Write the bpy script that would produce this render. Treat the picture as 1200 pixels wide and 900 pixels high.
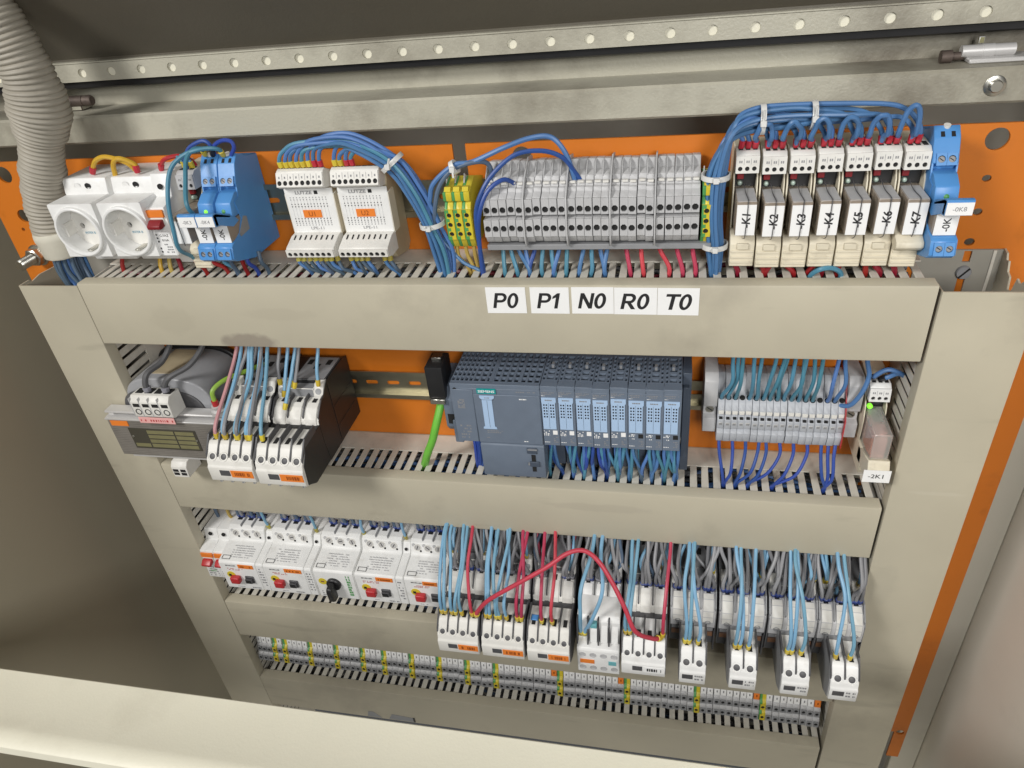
import bpy, bmesh, math, random
from mathutils import Vector, Matrix
from mathutils.geometry import tessellate_polygon
random.seed(7)
scn = bpy.context.scene
col = scn.collection
for o in list(bpy.data.objects): bpy.data.objects.remove(o)

# ------------------------------------------------------------------ camera
# board coordinates in millimetres: x right, d out of the mounting plate, z up
cam_d = bpy.data.cameras.new('camera'); cam = bpy.data.objects.new('camera', cam_d); col.objects.link(cam)
cam_d.sensor_width = 36; cam_d.lens = 25.465; cam_d.clip_start = .01; cam_d.clip_end = 50
M3 = Matrix(((0.97759153, -0.03101624, 0.20821334), (0.18976788, 0.55797396, -0.80786955), (-0.09112055, 0.82927863, 0.5513565)))
cam.matrix_world = Matrix.Translation((0.18216, -0.62244, 0.26985)) @ M3.to_4x4()
scn.camera = cam
# ------------------------------------------------------------------ light
w = bpy.data.worlds.new('World'); scn.world = w; w.use_nodes = True
w.node_tree.nodes['Background'].inputs[0].default_value = (.95, .98, 1, 1)
w.node_tree.nodes['Background'].inputs[1].default_value = .07
def area(name, loc, target, size, power, colr):
    l = bpy.data.lights.new(name, 'AREA'); l.shape = 'RECTANGLE'; l.size, l.size_y = size; l.energy = power; l.color = colr
    o = bpy.data.objects.new(name, l); col.objects.link(o); o.location = loc
    o.rotation_euler = (Vector(target) - Vector(loc)).to_track_quat('-Z', 'Y').to_euler()
area('room_lamp', (-1.05, -1.45, 1.2), (.1, 0, -.25), (.5, .45), 29.5, (1, .98, .95))
area('fill_lamp', (.5, -1.25, .5), (.4, 0, -.6), (.4, .4), 11.5, (1, .985, .965))  # added fill with no window behind it, brightens the lower right
scn.view_settings.view_transform = 'Standard'; scn.view_settings.look = 'None'
scn.view_settings.exposure = 0; scn.view_settings.gamma = 1; scn.view_settings.use_curve_mapping = False
scn.render.engine = 'CYCLES'

# ------------------------------------------------------------------ materials
def mat(name, c, rough=.45, metal=0, var=.10, scale=60, bump=0, bscale=900, dirt=0, dscale=9, dcol=(.10, .085, .06), d0=.55, trans=0, emit=0, lines=0, spec=.5, rnd=0, streak=None, stains_shading=()):
    m = bpy.data.materials.new(name); m.use_nodes = True; nt = m.node_tree; N = nt.nodes; L = nt.links
    b = N['Principled BSDF']; b.inputs['Roughness'].default_value = rough; b.inputs['Metallic'].default_value = metal
    b.inputs['Specular IOR Level'].default_value = spec
    if trans: b.inputs['Transmission Weight'].default_value = trans
    geo = N.new('ShaderNodeNewGeometry')
    n1 = N.new('ShaderNodeTexNoise'); n1.inputs['Scale'].default_value = scale; n1.inputs['Detail'].default_value = 5
    L.new(geo.outputs['Position'], n1.inputs['Vector'])
    mr = N.new('ShaderNodeMapRange'); mr.inputs[1].default_value = .25; mr.inputs[2].default_value = .75
    mr.inputs[3].default_value = 1 - var; mr.inputs[4].default_value = 1 + var * .6
    L.new(n1.outputs['Fac'], mr.inputs[0])
    mx = N.new('ShaderNodeVectorMath'); mx.operation = 'SCALE'; mx.inputs[0].default_value = c
    L.new(mr.outputs[0], mx.inputs['Scale']); out = mx.outputs[0]
    if rnd:
        oi = N.new('ShaderNodeObjectInfo'); hs = N.new('ShaderNodeHueSaturation')
        a = N.new('ShaderNodeMapRange'); a.inputs[3].default_value = .5 - rnd * .02; a.inputs[4].default_value = .5 + rnd * .02
        a2 = N.new('ShaderNodeMapRange'); a2.inputs[3].default_value = 1 - rnd * .3; a2.inputs[4].default_value = 1 + rnd * .3
        L.new(oi.outputs['Random'], a.inputs[0]); L.new(oi.outputs['Random'], a2.inputs[0])
        L.new(a.outputs[0], hs.inputs['Hue']); L.new(a2.outputs[0], hs.inputs['Value']); L.new(out, hs.inputs['Color']); out = hs.outputs[0]
    if dirt:
        n2 = N.new('ShaderNodeTexNoise'); n2.inputs['Scale'].default_value = dscale; n2.inputs['Detail'].default_value = 7; n2.inputs['Roughness'].default_value = .62
        L.new(geo.outputs['Position'], n2.inputs['Vector'])
        r2 = N.new('ShaderNodeMapRange'); r2.inputs[1].default_value = d0; r2.inputs[2].default_value = d0 + .23; r2.inputs[3].default_value = 0; r2.inputs[4].default_value = dirt
        L.new(n2.outputs['Fac'], r2.inputs[0])
        mm = N.new('ShaderNodeMix'); mm.data_type = 'RGBA'; mm.inputs[7].default_value = (*dcol, 1)
        L.new(r2.outputs[0], mm.inputs[0]); L.new(out, mm.inputs[6]); out = mm.outputs[2]
        rr = N.new('ShaderNodeMapRange'); rr.inputs[3].default_value = rough - .08; rr.inputs[4].default_value = rough + .15
        L.new(n2.outputs['Fac'], rr.inputs[0]); L.new(rr.outputs[0], b.inputs['Roughness'])
    for sx_, sz_, rx_, rz_, st_, sc_ in stains_shading: # smudges and one painted patch of shading, with a shape of their own
        v1 = N.new('ShaderNodeVectorMath'); v1.operation = 'SUBTRACT'; v1.inputs[1].default_value = (sx_ * .001, 0, sz_ * .001); L.new(geo.outputs['Position'], v1.inputs[0])
        v2 = N.new('ShaderNodeVectorMath'); v2.operation = 'MULTIPLY'; v2.inputs[1].default_value = (1000 / rx_, 0, 1000 / rz_); L.new(v1.outputs[0], v2.inputs[0])
        v3 = N.new('ShaderNodeVectorMath'); v3.operation = 'LENGTH'; L.new(v2.outputs[0], v3.inputs[0])
        n5 = N.new('ShaderNodeTexNoise'); n5.inputs['Scale'].default_value = 70; n5.inputs['Detail'].default_value = 6; L.new(geo.outputs['Position'], n5.inputs['Vector'])
        ad = N.new('ShaderNodeMath'); ad.operation = 'ADD'; L.new(v3.outputs['Value'], ad.inputs[0]); L.new(n5.outputs['Fac'], ad.inputs[1])
        r5 = N.new('ShaderNodeMapRange'); r5.inputs[1].default_value = 1.2; r5.inputs[2].default_value = 1.55; r5.inputs[3].default_value = st_; r5.inputs[4].default_value = 0; L.new(ad.outputs[0], r5.inputs[0])
        m5 = N.new('ShaderNodeMix'); m5.data_type = 'RGBA'; m5.inputs[7].default_value = (*sc_, 1)
        L.new(r5.outputs[0], m5.inputs[0]); L.new(out, m5.inputs[6]); out = m5.outputs[2]
    if streak:
        mp = N.new('ShaderNodeMapping'); mp.inputs['Scale'].default_value = streak; L.new(geo.outputs['Position'], mp.inputs['Vector'])
        n4 = N.new('ShaderNodeTexNoise'); n4.inputs['Scale'].default_value = 1; n4.inputs['Detail'].default_value = 6; L.new(mp.outputs[0], n4.inputs['Vector'])
        r4 = N.new('ShaderNodeMapRange'); r4.inputs[1].default_value = .62; r4.inputs[2].default_value = .72; r4.inputs[3].default_value = 0; r4.inputs[4].default_value = .35; L.new(n4.outputs['Fac'], r4.inputs[0])
        m4 = N.new('ShaderNodeMix'); m4.data_type = 'RGBA'; m4.inputs[7].default_value = (*[q * .6 for q in c], 1)
        L.new(r4.outputs[0], m4.inputs[0]); L.new(out, m4.inputs[6]); out = m4.outputs[2]
    L.new(out, b.inputs['Base Color'])
    h = None
    if bump:
        n3 = N.new('ShaderNodeTexNoise'); n3.inputs['Scale'].default_value = bscale; n3.inputs['Detail'].default_value = 2
        L.new(geo.outputs['Position'], n3.inputs['Vector']); h = n3.outputs['Fac']
    if lines:
        wv = N.new('ShaderNodeTexWave'); wv.bands_direction = 'Z'; wv.inputs['Scale'].default_value = lines; wv.inputs['Distortion'].default_value = 1.5
        L.new(geo.outputs['Position'], wv.inputs['Vector']); h = wv.outputs['Fac']; bump = bump or .3
    if h:
        bp = N.new('ShaderNodeBump'); bp.inputs['Strength'].default_value = bump; bp.inputs['Distance'].default_value = .0006
        L.new(h, bp.inputs['Height']); L.new(bp.outputs[0], b.inputs['Normal'])
    if emit:
        b.inputs['Emission Color'].default_value = (*c, 1); b.inputs['Emission Strength'].default_value = emit
    return m
P = dict(
 duct=mat('duct_pvc', (.50, .46, .355), .48, var=.09, scale=10, bump=.05, bscale=300, dirt=.65, dscale=6, dcol=(.27, .24, .19), streak=(9, 9, 45), stains_shading=((-216, -61, 34, 10, .55, (.2, .16, .14)), (-290, -38, 26, 16, .14, (.3, .27, .2)), (-175, -30, 40, 7, .12, (.3, .26, .2)), (120, -250, 60, 6, .2, (.3, .27, .22)), (425, -205, 26, 2.5, .2, (.62, .59, .5)), (398, -330, 16, 30, .15, (.3, .28, .23)), (-420, -200, 14, 60, .12, (.32, .29, .22)))),  # last but one stain is a painted patch of shading on the right duct
 finger=mat('duct_finger_pvc', (.66, .63, .55), .55, var=.08, scale=60, dirt=.5, dscale=40, dcol=(.24, .21, .17)),
 paint=mat('cabinet_paint', (.47, .45, .365), .42, var=.08, scale=9, bump=.6, bscale=420, dirt=.95, dscale=5, dcol=(.13, .11, .08), d0=.47),
 inner=mat('cabinet_inner_paint', (.60, .575, .49), .5, var=.08, scale=5, bump=.15, bscale=300, dirt=.4, dscale=5, dcol=(.2, .18, .14)),
 wall=mat('lit_wall_paint', (.86, .82, .73), .4, var=.06, scale=5, bump=.15, bscale=300, dirt=.4, dscale=4, dcol=(.4, .36, .3)),  # lit copy of the inner paint: extra light put into the colour
 dark=mat('shaded_wall_paint', (.43, .39, .29), .55, var=.05, scale=3, dirt=.15, dscale=3, dcol=(.25, .22, .16)),  # shaded copy of the inner paint: the left wall's shade put into the colour
 lid=mat('shaded_lid_paint', (.105, .093, .07), .45, var=.12, scale=4, bump=.2, bscale=400, dirt=.7, dscale=5, dcol=(.10, .085, .06)),  # darker than the shell paint: shade under the leaning lid is in the colour
 lip=mat('lip_paint', (.80, .77, .63), .4, var=.05, scale=7, bump=.2, bscale=400, dirt=.3, dscale=8, dcol=(.4, .36, .27)),
 orange=mat('orange_paint', (.62, .175, .014), .4, var=.07, scale=12, bump=.12, bscale=300, dirt=.5, dscale=11, dcol=(.28, .08, .015), streak=(40, 40, 25)),
 white=mat('white_plastic', (.80, .80, .785), .38, var=.06, scale=70, dirt=.4, dscale=60, dcol=(.45, .42, .37)),
 offw=mat('offwhite_plastic', (.74, .725, .68), .42, var=.06, scale=80, dirt=.35, dscale=60, dcol=(.36, .33, .28)),
 ivory=mat('ivory_plastic', (.70, .64, .50), .42, var=.08, scale=80, dirt=.5, dscale=70, dcol=(.3, .25, .17)),
 ivoryd=mat('aged_ivory_plastic', (.42, .35, .23), .45, var=.12, scale=60),
 grey=mat('grey_plastic', (.50, .50, .505), .42, var=.06, scale=90, dirt=.3, dscale=70, dcol=(.25, .24, .23)),
 sgrey=mat('cool_grey_plastic', (.43, .45, .485), .42, var=.06, scale=90, dirt=.35, dscale=70, dcol=(.2, .2, .21)),
 dbase=mat('bare_duct_base', (.34, .325, .28), .5, var=.08, scale=20, dirt=.3, dscale=20, dcol=(.2, .18, .15)),
 grey2=mat('mid_grey_plastic', (.27, .275, .285), .45, var=.08, scale=90, dirt=.4, dscale=60, dcol=(.12, .12, .12)),
 dgrey=mat('dark_grey_plastic', (.075, .075, .08), .45, var=.12, scale=60, dirt=.5, dscale=50, dcol=(.17, .16, .15)),
 black=mat('black_plastic', (.017, .017, .018), .42, var=.2, scale=60),
 hole=mat('hole_shadow', (.012, .012, .012), .8, var=.1),
 blue=mat('blue_plastic', (.085, .28, .62), .35, var=.06, scale=60, dirt=.2, dscale=60, dcol=(.1, .2, .4)),
 plc=mat('slate_plastic', (.145, .18, .235), .46, var=.07, scale=80, bump=.06, bscale=1500, dirt=.2, dscale=40, dcol=(.14, .16, .19)),
 plcd=mat('dark_slate_plastic', (.065, .083, .115), .5, var=.1, scale=80),
 plcl=mat('light_blue_card', (.40, .55, .76), .5, var=.03),
 teal=mat('teal_print', (.0, .30, .30), .5, var=.03),
 tealt=mat('teal_key', (.15, .42, .46), .5, var=.03),
 red=mat('red_plastic', (.46, .03, .035), .35, var=.08, scale=50),
 dred=mat('dark_red_plastic', (.24, .015, .02), .4, var=.1),
 yellow=mat('yellow_plastic', (.66, .53, .04), .4, var=.08, scale=70),
 green=mat('green_plastic', (.09, .33, .10), .4, var=.08, scale=70),
 otag=mat('orange_tag', (.80, .22, .03), .5, var=.05),
 brown=mat('brown_strip', (.25, .12, .06), .5),
 paper=mat('white_label', (.86, .86, .85), .55, var=.02),
 pinkp=mat('pink_label', (.80, .42, .40), .55, var=.03),
 ink=mat('black_ink', (.015, .015, .016), .6, var=.02),
 inkg=mat('grey_ink', (.25, .25, .26), .6, var=.02),
 inkb=mat('blue_ink', (.05, .25, .38), .6, var=.02),
 inkd=mat('dark_orange_ink', (.30, .06, .005), .6),
 zinc=mat('zinc_steel', (.56, .55, .50), .32, 1, var=.12, scale=40),
 rail=mat('yellow_zinc_rail', (.50, .47, .36), .36, 1, var=.2, scale=25, dirt=.4, dscale=30, dcol=(.25, .22, .14)),
 steel=mat('laminated_steel', (.26, .24, .215), .5, .35, var=.25, scale=35, lines=130, bump=.35),
 tin=mat('bracket_steel', (.62, .61, .60), .42, .35, var=.1, scale=20),
 coil=mat('coil_wrap', (.33, .335, .35), .33, var=.3, scale=14, bump=.1, bscale=120),
 brass=mat('brass_plate', (.34, .32, .17), .4, .5, var=.15, scale=60),
 dbrass=mat('nameplate_print', (.06, .055, .04), .5),
 copper=mat('rusty_pin', (.13, .10, .085), .6, .5, var=.3, scale=200),
 clear=mat('smoky_clear_plastic', (.50, .42, .34), .18, var=.1, trans=.45),
 clear2=mat('clear_plastic', (.80, .80, .74), .12, var=.05, trans=.7),
 conduit=mat('conduit_pvc', (.38, .35, .29), .5, var=.12, scale=25, dirt=.55, dscale=18, dcol=(.16, .135, .1)),
 nut=mat('conduit_collar', (.66, .63, .53), .45, var=.06, dirt=.35, dscale=30, dcol=(.34, .29, .2)),
 led=mat('green_led', (.25, .9, .05), .4, emit=.7), ledo=mat('dull_led', (.33, .42, .36), .3),
 wb=mat('blue_wire', (.08, .19, .41), .42, rnd=.5), wt=mat('teal_wire', (.075, .24, .34), .42, rnd=.5),
 wl=mat('light_blue_wire', (.20, .40, .56), .42, rnd=.4), wn=mat('navy_wire', (.03, .075, .32), .42, rnd=.4),
 wd=mat('slate_wire', (.085, .13, .19), .45, rnd=.6), wg=mat('grey_wire', (.235, .235, .245), .45, rnd=.8),
 wga=mat('pale_grey_wire', (.30, .30, .31), .45), wgb=mat('mid_grey_wire', (.18, .18, .19), .45), wk=mat('dark_wire', (.10, .10, .105), .45), wr=mat('red_wire', (.52, .05, .085), .42, rnd=.5),
 wdr=mat('dark_red_wire', (.27, .012, .02), .42, rnd=.4), wp=mat('pink_wire', (.55, .28, .29), .45), wy=mat('yellow_wire', (.60, .36, .03), .42),
 wgy=mat('green_yellow_wire', (.27, .45, .06), .42), wgr=mat('green_cable', (.17, .52, .06), .4), wbr=mat('ochre_wire', (.42, .29, .07), .45, rnd=.5),
 fy=mat('yellow_ferrule', (.66, .50, .05), .4, rnd=.4), fr=mat('red_ferrule', (.50, .03, .05), .4), fb=mat('blue_ferrule', (.03, .06, .26), .4), fk=mat('black_ferrule', (.02, .02, .025), .4),
 fg=mat('grey_ferrule', (.28, .28, .32), .4), fo=mat('olive_ferrule', (.42, .36, .06), .45, rnd=.4), tie=mat('nylon_tie', (.72, .72, .70), .4))

# ------------------------------------------------------------------ mesh helpers
def V(x, d, z): return Vector((x * .001, -d * .001, z * .001))
def circ(cx, cy, r, n=14, ry=None, a0=0): return [(cx + r * math.cos(a0 + 2 * math.pi * i / n), cy + (ry or r) * math.sin(a0 + 2 * math.pi * i / n)) for i in range(n)]
def rect(x0, x1, y0, y1): return [(x0, y0), (x1, y0), (x1, y1), (x0, y1)]
class MB:
    def __init__(s): s.bm = bmesh.new(); s.mats = []
    def mi(s, m):
        if m not in s.mats: s.mats.append(m)
        return s.mats.index(m)
    def prism(s, loop, a0, a1, m, axis='x', bev=0, seg=1):
        f = {'x': lambda p, a: V(a, p[0], p[1]), 'd': lambda p, a: V(p[0], a, p[1]), 'z': lambda p, a: V(p[0], p[1], a)}[axis]
        bm = s.bm; k = s.mi(P[m]); A = [bm.verts.new(f(p, a0)) for p in loop]; B = [bm.verts.new(f(p, a1)) for p in loop]; n = len(loop)
        fs = [bm.faces.new(A), bm.faces.new(B[::-1])] + [bm.faces.new((A[i], B[i], B[(i + 1) % n], A[(i + 1) % n])) for i in range(n)]
        for q in fs: q.material_index = k
        bmesh.ops.recalc_face_normals(bm, faces=fs)
        if bev:
            es = list({e for q in fs for e in q.edges})
            bmesh.ops.bevel(bm, geom=es, offset=bev * .001, offset_type='OFFSET', segments=seg, profile=.5, affect='EDGES', clamp_overlap=True)
        return s
    def box(s, x0, x1, d0, d1, z0, z1, m, bev=0, seg=1): return s.prism([(d0, z0), (d1, z0), (d1, z1), (d0, z1)], x0, x1, m, 'x', bev, seg)
    def sheet(s, outer, holes, org, U, W, th, m, bottom=None):
        """flat piece in the plane org + u*U + v*W (board coords), real holes; th goes inwards (against the normal that faces out)."""
        bm = s.bm; k = s.mi(P[m]); U = Vector(U).normalized(); W = Vector(W).normalized(); Nn = U.cross(W)
        # board axes (x,d,z): x cross z = -d, so the outward side of a front face is -N
        org = Vector(org); loops = [outer] + holes
        pt = lambda p, t: V(*(org + U * p[0] + W * p[1] + Nn * t))
        tris = tessellate_polygon([[Vector((p[0], p[1], 0)) for p in l] for l in loops]); flat = [p for l in loops for p in l]
        F = [bm.verts.new(pt(p, 0)) for p in flat]; Bk = [bm.verts.new(pt(p, th)) for p in flat]
        fs = []
        for t in tris:
            try: fs.append(bm.faces.new([F[i] for i in t])); fs.append(bm.faces.new([Bk[i] for i in t[::-1]]))
            except ValueError: pass
        o = 0
        for l in loops:
            n = len(l)
            for i in range(n): fs.append(bm.faces.new((F[o + i], F[o + (i + 1) % n], Bk[o + (i + 1) % n], Bk[o + i])))
            o += n
        for q in fs: q.material_index = k
        bmesh.ops.recalc_face_normals(bm, faces=fs)
        if bottom:
            kb = s.mi(P[bottom])
            for l in holes:
                q = bm.faces.new([bm.verts.new(pt(p, th - .15)) for p in l]); q.material_index = kb
        return s
    def lathe(s, c, ax, prof, m, n=16):
        """c board point, ax board axis, prof [(r,t)] along the axis"""
        bm = s.bm; k = s.mi(P[m]); ax = Vector(ax).normalized(); c = Vector(c)
        a = Vector((0, 0, 1)) if abs(ax.z) < .9 else Vector((1, 0, 0)); u = ax.cross(a).normalized(); v = ax.cross(u)
        rings = []; fs = []
        for r, t in prof:
            if r < 1e-6: rings.append([bm.verts.new(V(*(c + ax * t)))])
            else: rings.append([bm.verts.new(V(*(c + ax * t + u * r * math.cos(2 * math.pi * i / n) + v * r * math.sin(2 * math.pi * i / n)))) for i in range(n)])
        for A, B in zip(rings, rings[1:]):
            for i in range(n):
                j = (i + 1) % n
                if len(A) == 1 and len(B) == 1: continue
                if len(A) == 1: fs.append(bm.faces.new((A[0], B[i], B[j])))
                elif len(B) == 1: fs.append(bm.faces.new((A[i], A[j], B[0])))
                else: fs.append(bm.faces.new((A[i], A[j], B[j], B[i])))
        for q in fs: q.material_index = k
        bmesh.ops.recalc_face_normals(bm, faces=fs)
        return s
    def disc(s, c, ax, r, m, h=.3, n=14): return s.lathe(c, ax, [(r, 0), (r, h), (0, h)], m, n)
    def screw(s, c, ax, r, m='zinc', ang=.6):
        """countersunk cup with a slotted screw head, standing slightly proud"""
        s.lathe(c, ax, [(r * 1.18, 0), (r * 1.18, .5), (r, .5), (r * .96, .15), (0, .15)], m, 14)
        axv = Vector(ax).normalized(); a = Vector((0, 0, 1)) if abs(axv.z) < .9 else Vector((1, 0, 0)); u = axv.cross(a).normalized(); v = axv.cross(u)
        t = u * math.cos(ang) + v * math.sin(ang); p = Vector(c) + axv * .28; q = axv.cross(t)
        k = s.mi(P['hole']); f = s.bm.faces.new([s.bm.verts.new(V(*(p + t * a1 * r * .85 + q * b1 * r * .16))) for a1, b1 in ((-1, -1), (1, -1), (1, 1), (-1, 1))]); f.material_index = k
        return s
    def tube(s, pts, r, m, n=8, rf=None):
        bm = s.bm; k = s.mi(P[m]); pts = [Vector(p) for p in pts]; prev = None; rings = []
        for i, p in enumerate(pts):
            t = (pts[min(i + 1, len(pts) - 1)] - pts[max(i - 1, 0)]).normalized()
            if prev is None:
                a = Vector((0, 0, 1)) if abs(t.z) < .9 else Vector((1, 0, 0)); u = t.cross(a).normalized()
            else: u = (prev - t * prev.dot(t)).normalized()
            prev = u; v = t.cross(u); rr = rf(i / (len(pts) - 1)) if rf else r
            rings.append([bm.verts.new(V(*(p + u * rr * math.cos(2 * math.pi * j / n) + v * rr * math.sin(2 * math.pi * j / n)))) for j in range(n)])
        fs = [bm.faces.new(rings[0]), bm.faces.new(rings[-1][::-1])]
        for A, B in zip(rings, rings[1:]):
            for j in range(n): fs.append(bm.faces.new((A[j], A[(j + 1) % n], B[(j + 1) % n], B[j])))
        for q in fs: q.material_index = k
        bmesh.ops.recalc_face_normals(bm, faces=fs)
        return s
    def mesh(s, name):
        me = bpy.data.meshes.new(name); s.bm.to_mesh(me); s.bm.free()
        for m in s.mats: me.materials.append(m)
        me.polygons.foreach_set('use_smooth', [True] * len(me.polygons)); me.set_sharp_from_angle(angle=math.radians(38))
        return me
    def build(s, name, parent=None, loc=None):
        o = bpy.data.objects.new(name, s.mesh(name)); col.objects.link(o)
        if parent: o.parent = parent
        if loc: o.location = V(*loc)
        return o
def tag(o, label, cat, group=None):
    o['label'] = label; o['category'] = cat
    if group: o['group'] = group
    return o
def thing(name, label, cat, loc, group=None, tilt=None):
    o = bpy.data.objects.new(name, None); col.objects.link(o); o.empty_display_size = .01; o.location = V(*loc)
    if tilt: o.rotation_euler = [math.radians(a) for a in tilt]
    return tag(o, label, cat, group)
def jig(o, a=.5): o.rotation_euler = [math.radians(random.uniform(-a, a)) for _ in range(3)]
def dup(src, loc, label, parent=None):
    c = src.copy(); col.objects.link(c); c.parent = parent
    if parent is None:
        c.location = V(loc[0] + random.uniform(-.12, .12), loc[1] + random.uniform(-.5, .5), loc[2] + random.uniform(-.35, .35)); jig(c, .35)
        if label: c['label'] = label
    for ch in src.children: dup(ch, None, None, c)
    return c
def text(parent, s, h, org, U=(1, 0, 0), W=(0, 0, 1), m='ink', name='lettering', shear=0, bold=0, sx=1):
    cu = bpy.data.curves.new('t', 'FONT'); cu.body = s; cu.align_x = 'CENTER'; cu.align_y = 'CENTER'; cu.size = 1; cu.shear = shear; cu.offset = bold; cu.resolution_u = 3
    ob = bpy.data.objects.new('t', cu); me = bpy.data.meshes.new_from_object(ob); bpy.data.objects.remove(ob); bpy.data.curves.remove(cu)
    ys = [v.co.y for v in me.vertices]; xs = [v.co.x for v in me.vertices]; k = h / (max(ys) - min(ys)); cy = (max(ys) + min(ys)) / 2; cx = (max(xs) + min(xs)) / 2
    U = Vector(U).normalized(); W = Vector(W).normalized(); org = Vector(org)
    for v in me.vertices: v.co = V(*(org + U * (v.co.x - cx) * k * sx + W * (v.co.y - cy) * k))
    me.materials.clear(); me.materials.append(P[m]); me.name = name
    o = bpy.data.objects.new(name, me); col.objects.link(o); o.parent = parent
    return o
def prints(mb, x0, x1, z0, z1, d, rows, m='inkg', fill=.7, gap=.5, h=.5):
    """rows of small printed marks on a flat face looking outwards"""
    k = mb.mi(P[m])
    for i in range(rows):
        z = z1 - (i + .5) * (z1 - z0) / rows; x = x0
        while x < x1:
            l = random.uniform(.6, 2.2); hh = (z1 - z0) / rows * h * .5
            if random.random() < fill:
                e = min(x + l, x1); f = mb.bm.faces.new([mb.bm.verts.new(V(*p)) for p in ((x, d, z - hh), (e, d, z - hh), (e, d, z + hh), (x, d, z + hh))]); f.material_index = k
            x += l + gap
def spline(pts, k=6):
    pts = [Vector(p) for p in pts]; out = []
    q = [pts[0] * 2 - pts[1]] + pts + [pts[-1] * 2 - pts[-2]]
    for i in range(1, len(q) - 2):
        a, b, c, d = q[i - 1:i + 3]
        for j in range(k):
            t = j / k; out.append(.5 * ((2 * b) + (c - a) * t + (2 * a - 5 * b + 4 * c - d) * t * t + (3 * b - a - 3 * c + d) * t ** 3))
    return out + [pts[-1]]
ORD = ['first', 'second', 'third', 'fourth', 'fifth', 'sixth', 'seventh', 'eighth', 'ninth', 'tenth', 'eleventh', 'twelfth', 'thirteenth', 'fourteenth', 'fifteenth', 'sixteenth', 'seventeenth', 'eighteenth', 'nineteenth', 'twentieth']
S3 = [False]
WM = MB(); MASS = {'grey wires hanging over the third row contactors', 'loose wires behind the third row contactors', 'grey wires on top of the motor starters'}
def sh3(p):
    f = min(max((-284 - p[2]) / 70, 0), 1); x = min(p[0], 379) if p[1] < 84 else p[0]
    return (x, p[1] + 14 * f, p[2] + 24 * f)
def wire(pts, m, label, group=None, r=1.5, f0=None, f1=None, name='wire', cat='wire', fl=6.5, k=6, n=8):
    if S3[0]: pts = [sh3(p) for p in pts]
    pts = [pts[0]] + [tuple(v + random.uniform(-.7, .7) for v in p) for p in pts[1:-1]] + [pts[-1]]
    if group in MASS: # past three hundred wires in view: joined into one mass
        m = random.choice(('wg', 'wga', 'wgb')) if m == 'wg' else m; sp = spline(pts, k); WM.tube(sp, r, m, n)
        if f1:
            ax = (sp[-2] - sp[-1]).normalized(); WM.lathe(sp[-1] - ax * .6, ax, [(0, 0), (r * .95, 0), (r * 1.25, 1), (r * 1.45, fl), (r * 1.05, fl + .3)], f1, 8)
        return None
    o0 = Vector(pts[0]); sp = [p - o0 for p in spline(pts, k)]
    o = MB().tube(sp, r, m, n).build(name, None, pts[0]); tag(o, label, cat, group)
    for f, (a, b) in ((f0, (sp[0], sp[1])), (f1, (sp[-1], sp[-2]))):
        if f:
            ax = (b - a).normalized(); MB().lathe(a - ax * .6, ax, [(0, 0), (r * .95, 0), (r * 1.25, 1), (r * 1.45, fl), (r * 1.05, fl + .3)], f, 8).build('ferrule', o)
    return o
def tie(c, ax, r, label, tail=None):
    t = thing('cable_tie', label, 'cable tie', c, 'white cable ties on the wire bundles')
    MB().lathe((0, 0, 0), ax, [(r, -2), (r + 1.1, -2), (r + 1.1, 2), (r, 2)], 'tie', 18).build('strap', t)
    h = MB().box(-2.2, 2.2, r, r + 4, -2.2, 2.2, 'tie', .4)
    if tail: h.tube([(0, r + 2, 0), Vector((0, r + 3, 0)) + Vector(tail)], .9, 'tie', 6)
    h.build('head', t)

# ------------------------------------------------------------------ cabinet, lid, plate
cab = thing('control_cabinet', 'beige painted steel cabinet shell enclosing the whole panel', 'cabinet', (0, -32, -900))
def ab(mb, name, par, off): # helper: meshes given in absolute board coords
    o = mb.build(name, par); o.location = V(-off[0], -off[1], -off[2]); return o
CO = (0, -32, -900)
ab(MB().box(-700, 700, -184, -180, -1000, 118, 'inner'), 'back_panel', cab, CO)
ab(MB().box(518, 551.5, -40, -30, -1000, 110, 'inner', 1), 'frame_upright', cab, CO)
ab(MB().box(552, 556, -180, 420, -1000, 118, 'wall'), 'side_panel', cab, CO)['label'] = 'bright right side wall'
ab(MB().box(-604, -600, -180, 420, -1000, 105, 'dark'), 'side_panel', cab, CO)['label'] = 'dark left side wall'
ab(MB().box(-700, 700, -36, 420, -1004, -1000, 'inner'), 'floor_panel', cab, CO)
# top ledge: folded sheet with a rounded ridge
ab(MB().prism([(-60, 112), (-2, 112), (0, 114), (0, 136), (-2, 138), (-46, 138), (-46, 157), (-48, 157), (-48, 136), (-3.5, 136), (-2, 134.5), (-2, 114), (-60, 114)], -720, 720, 'paint'), 'top_ledge', cab, CO)
# front lower rail of the shell, near the viewer
ab(MB().prism([(300, -306), (301.5, -304.5), (351, -304.5), (354, -303), (366, -303), (371, -306), (373, -312), (371.5, -316), (369, -312), (365, -306.5), (300, -307.5)], -760, 760, 'lip'), 'front_rail', cab, CO)
b = MB().lathe((412, 0, 125.5), (0, 1, 0), [(0, -1), (7, 0), (7.4, 1.2), (6.8, 1.6), (4.6, 1.8), (4.5, 4.6), (3.9, 5.2), (0, 5.2)], 'zinc', 20)
ab(b, 'ledge_bolt', cab, CO)
h = MB().lathe((-406, -26, 147), (1, 0, 0), [(0, 0), (5, 0), (5, 22), (4.5, 22), (4.5, 23), (5, 23), (5, 30), (4, 31.5), (0, 31.5)], 'copper', 16).box(-408, -388, -40, -24, 138.2, 143, 'paint', .8)
ab(h, 'hinge', cab, CO)
h = MB().lathe((392, -24, 145.5), (1, 0, 0), [(0, 0), (4.4, 0), (4.4, 14), (4.8, 14), (4.8, 22), (4.4, 22), (4.4, 36), (0, 36)], 'tin', 16)
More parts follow.
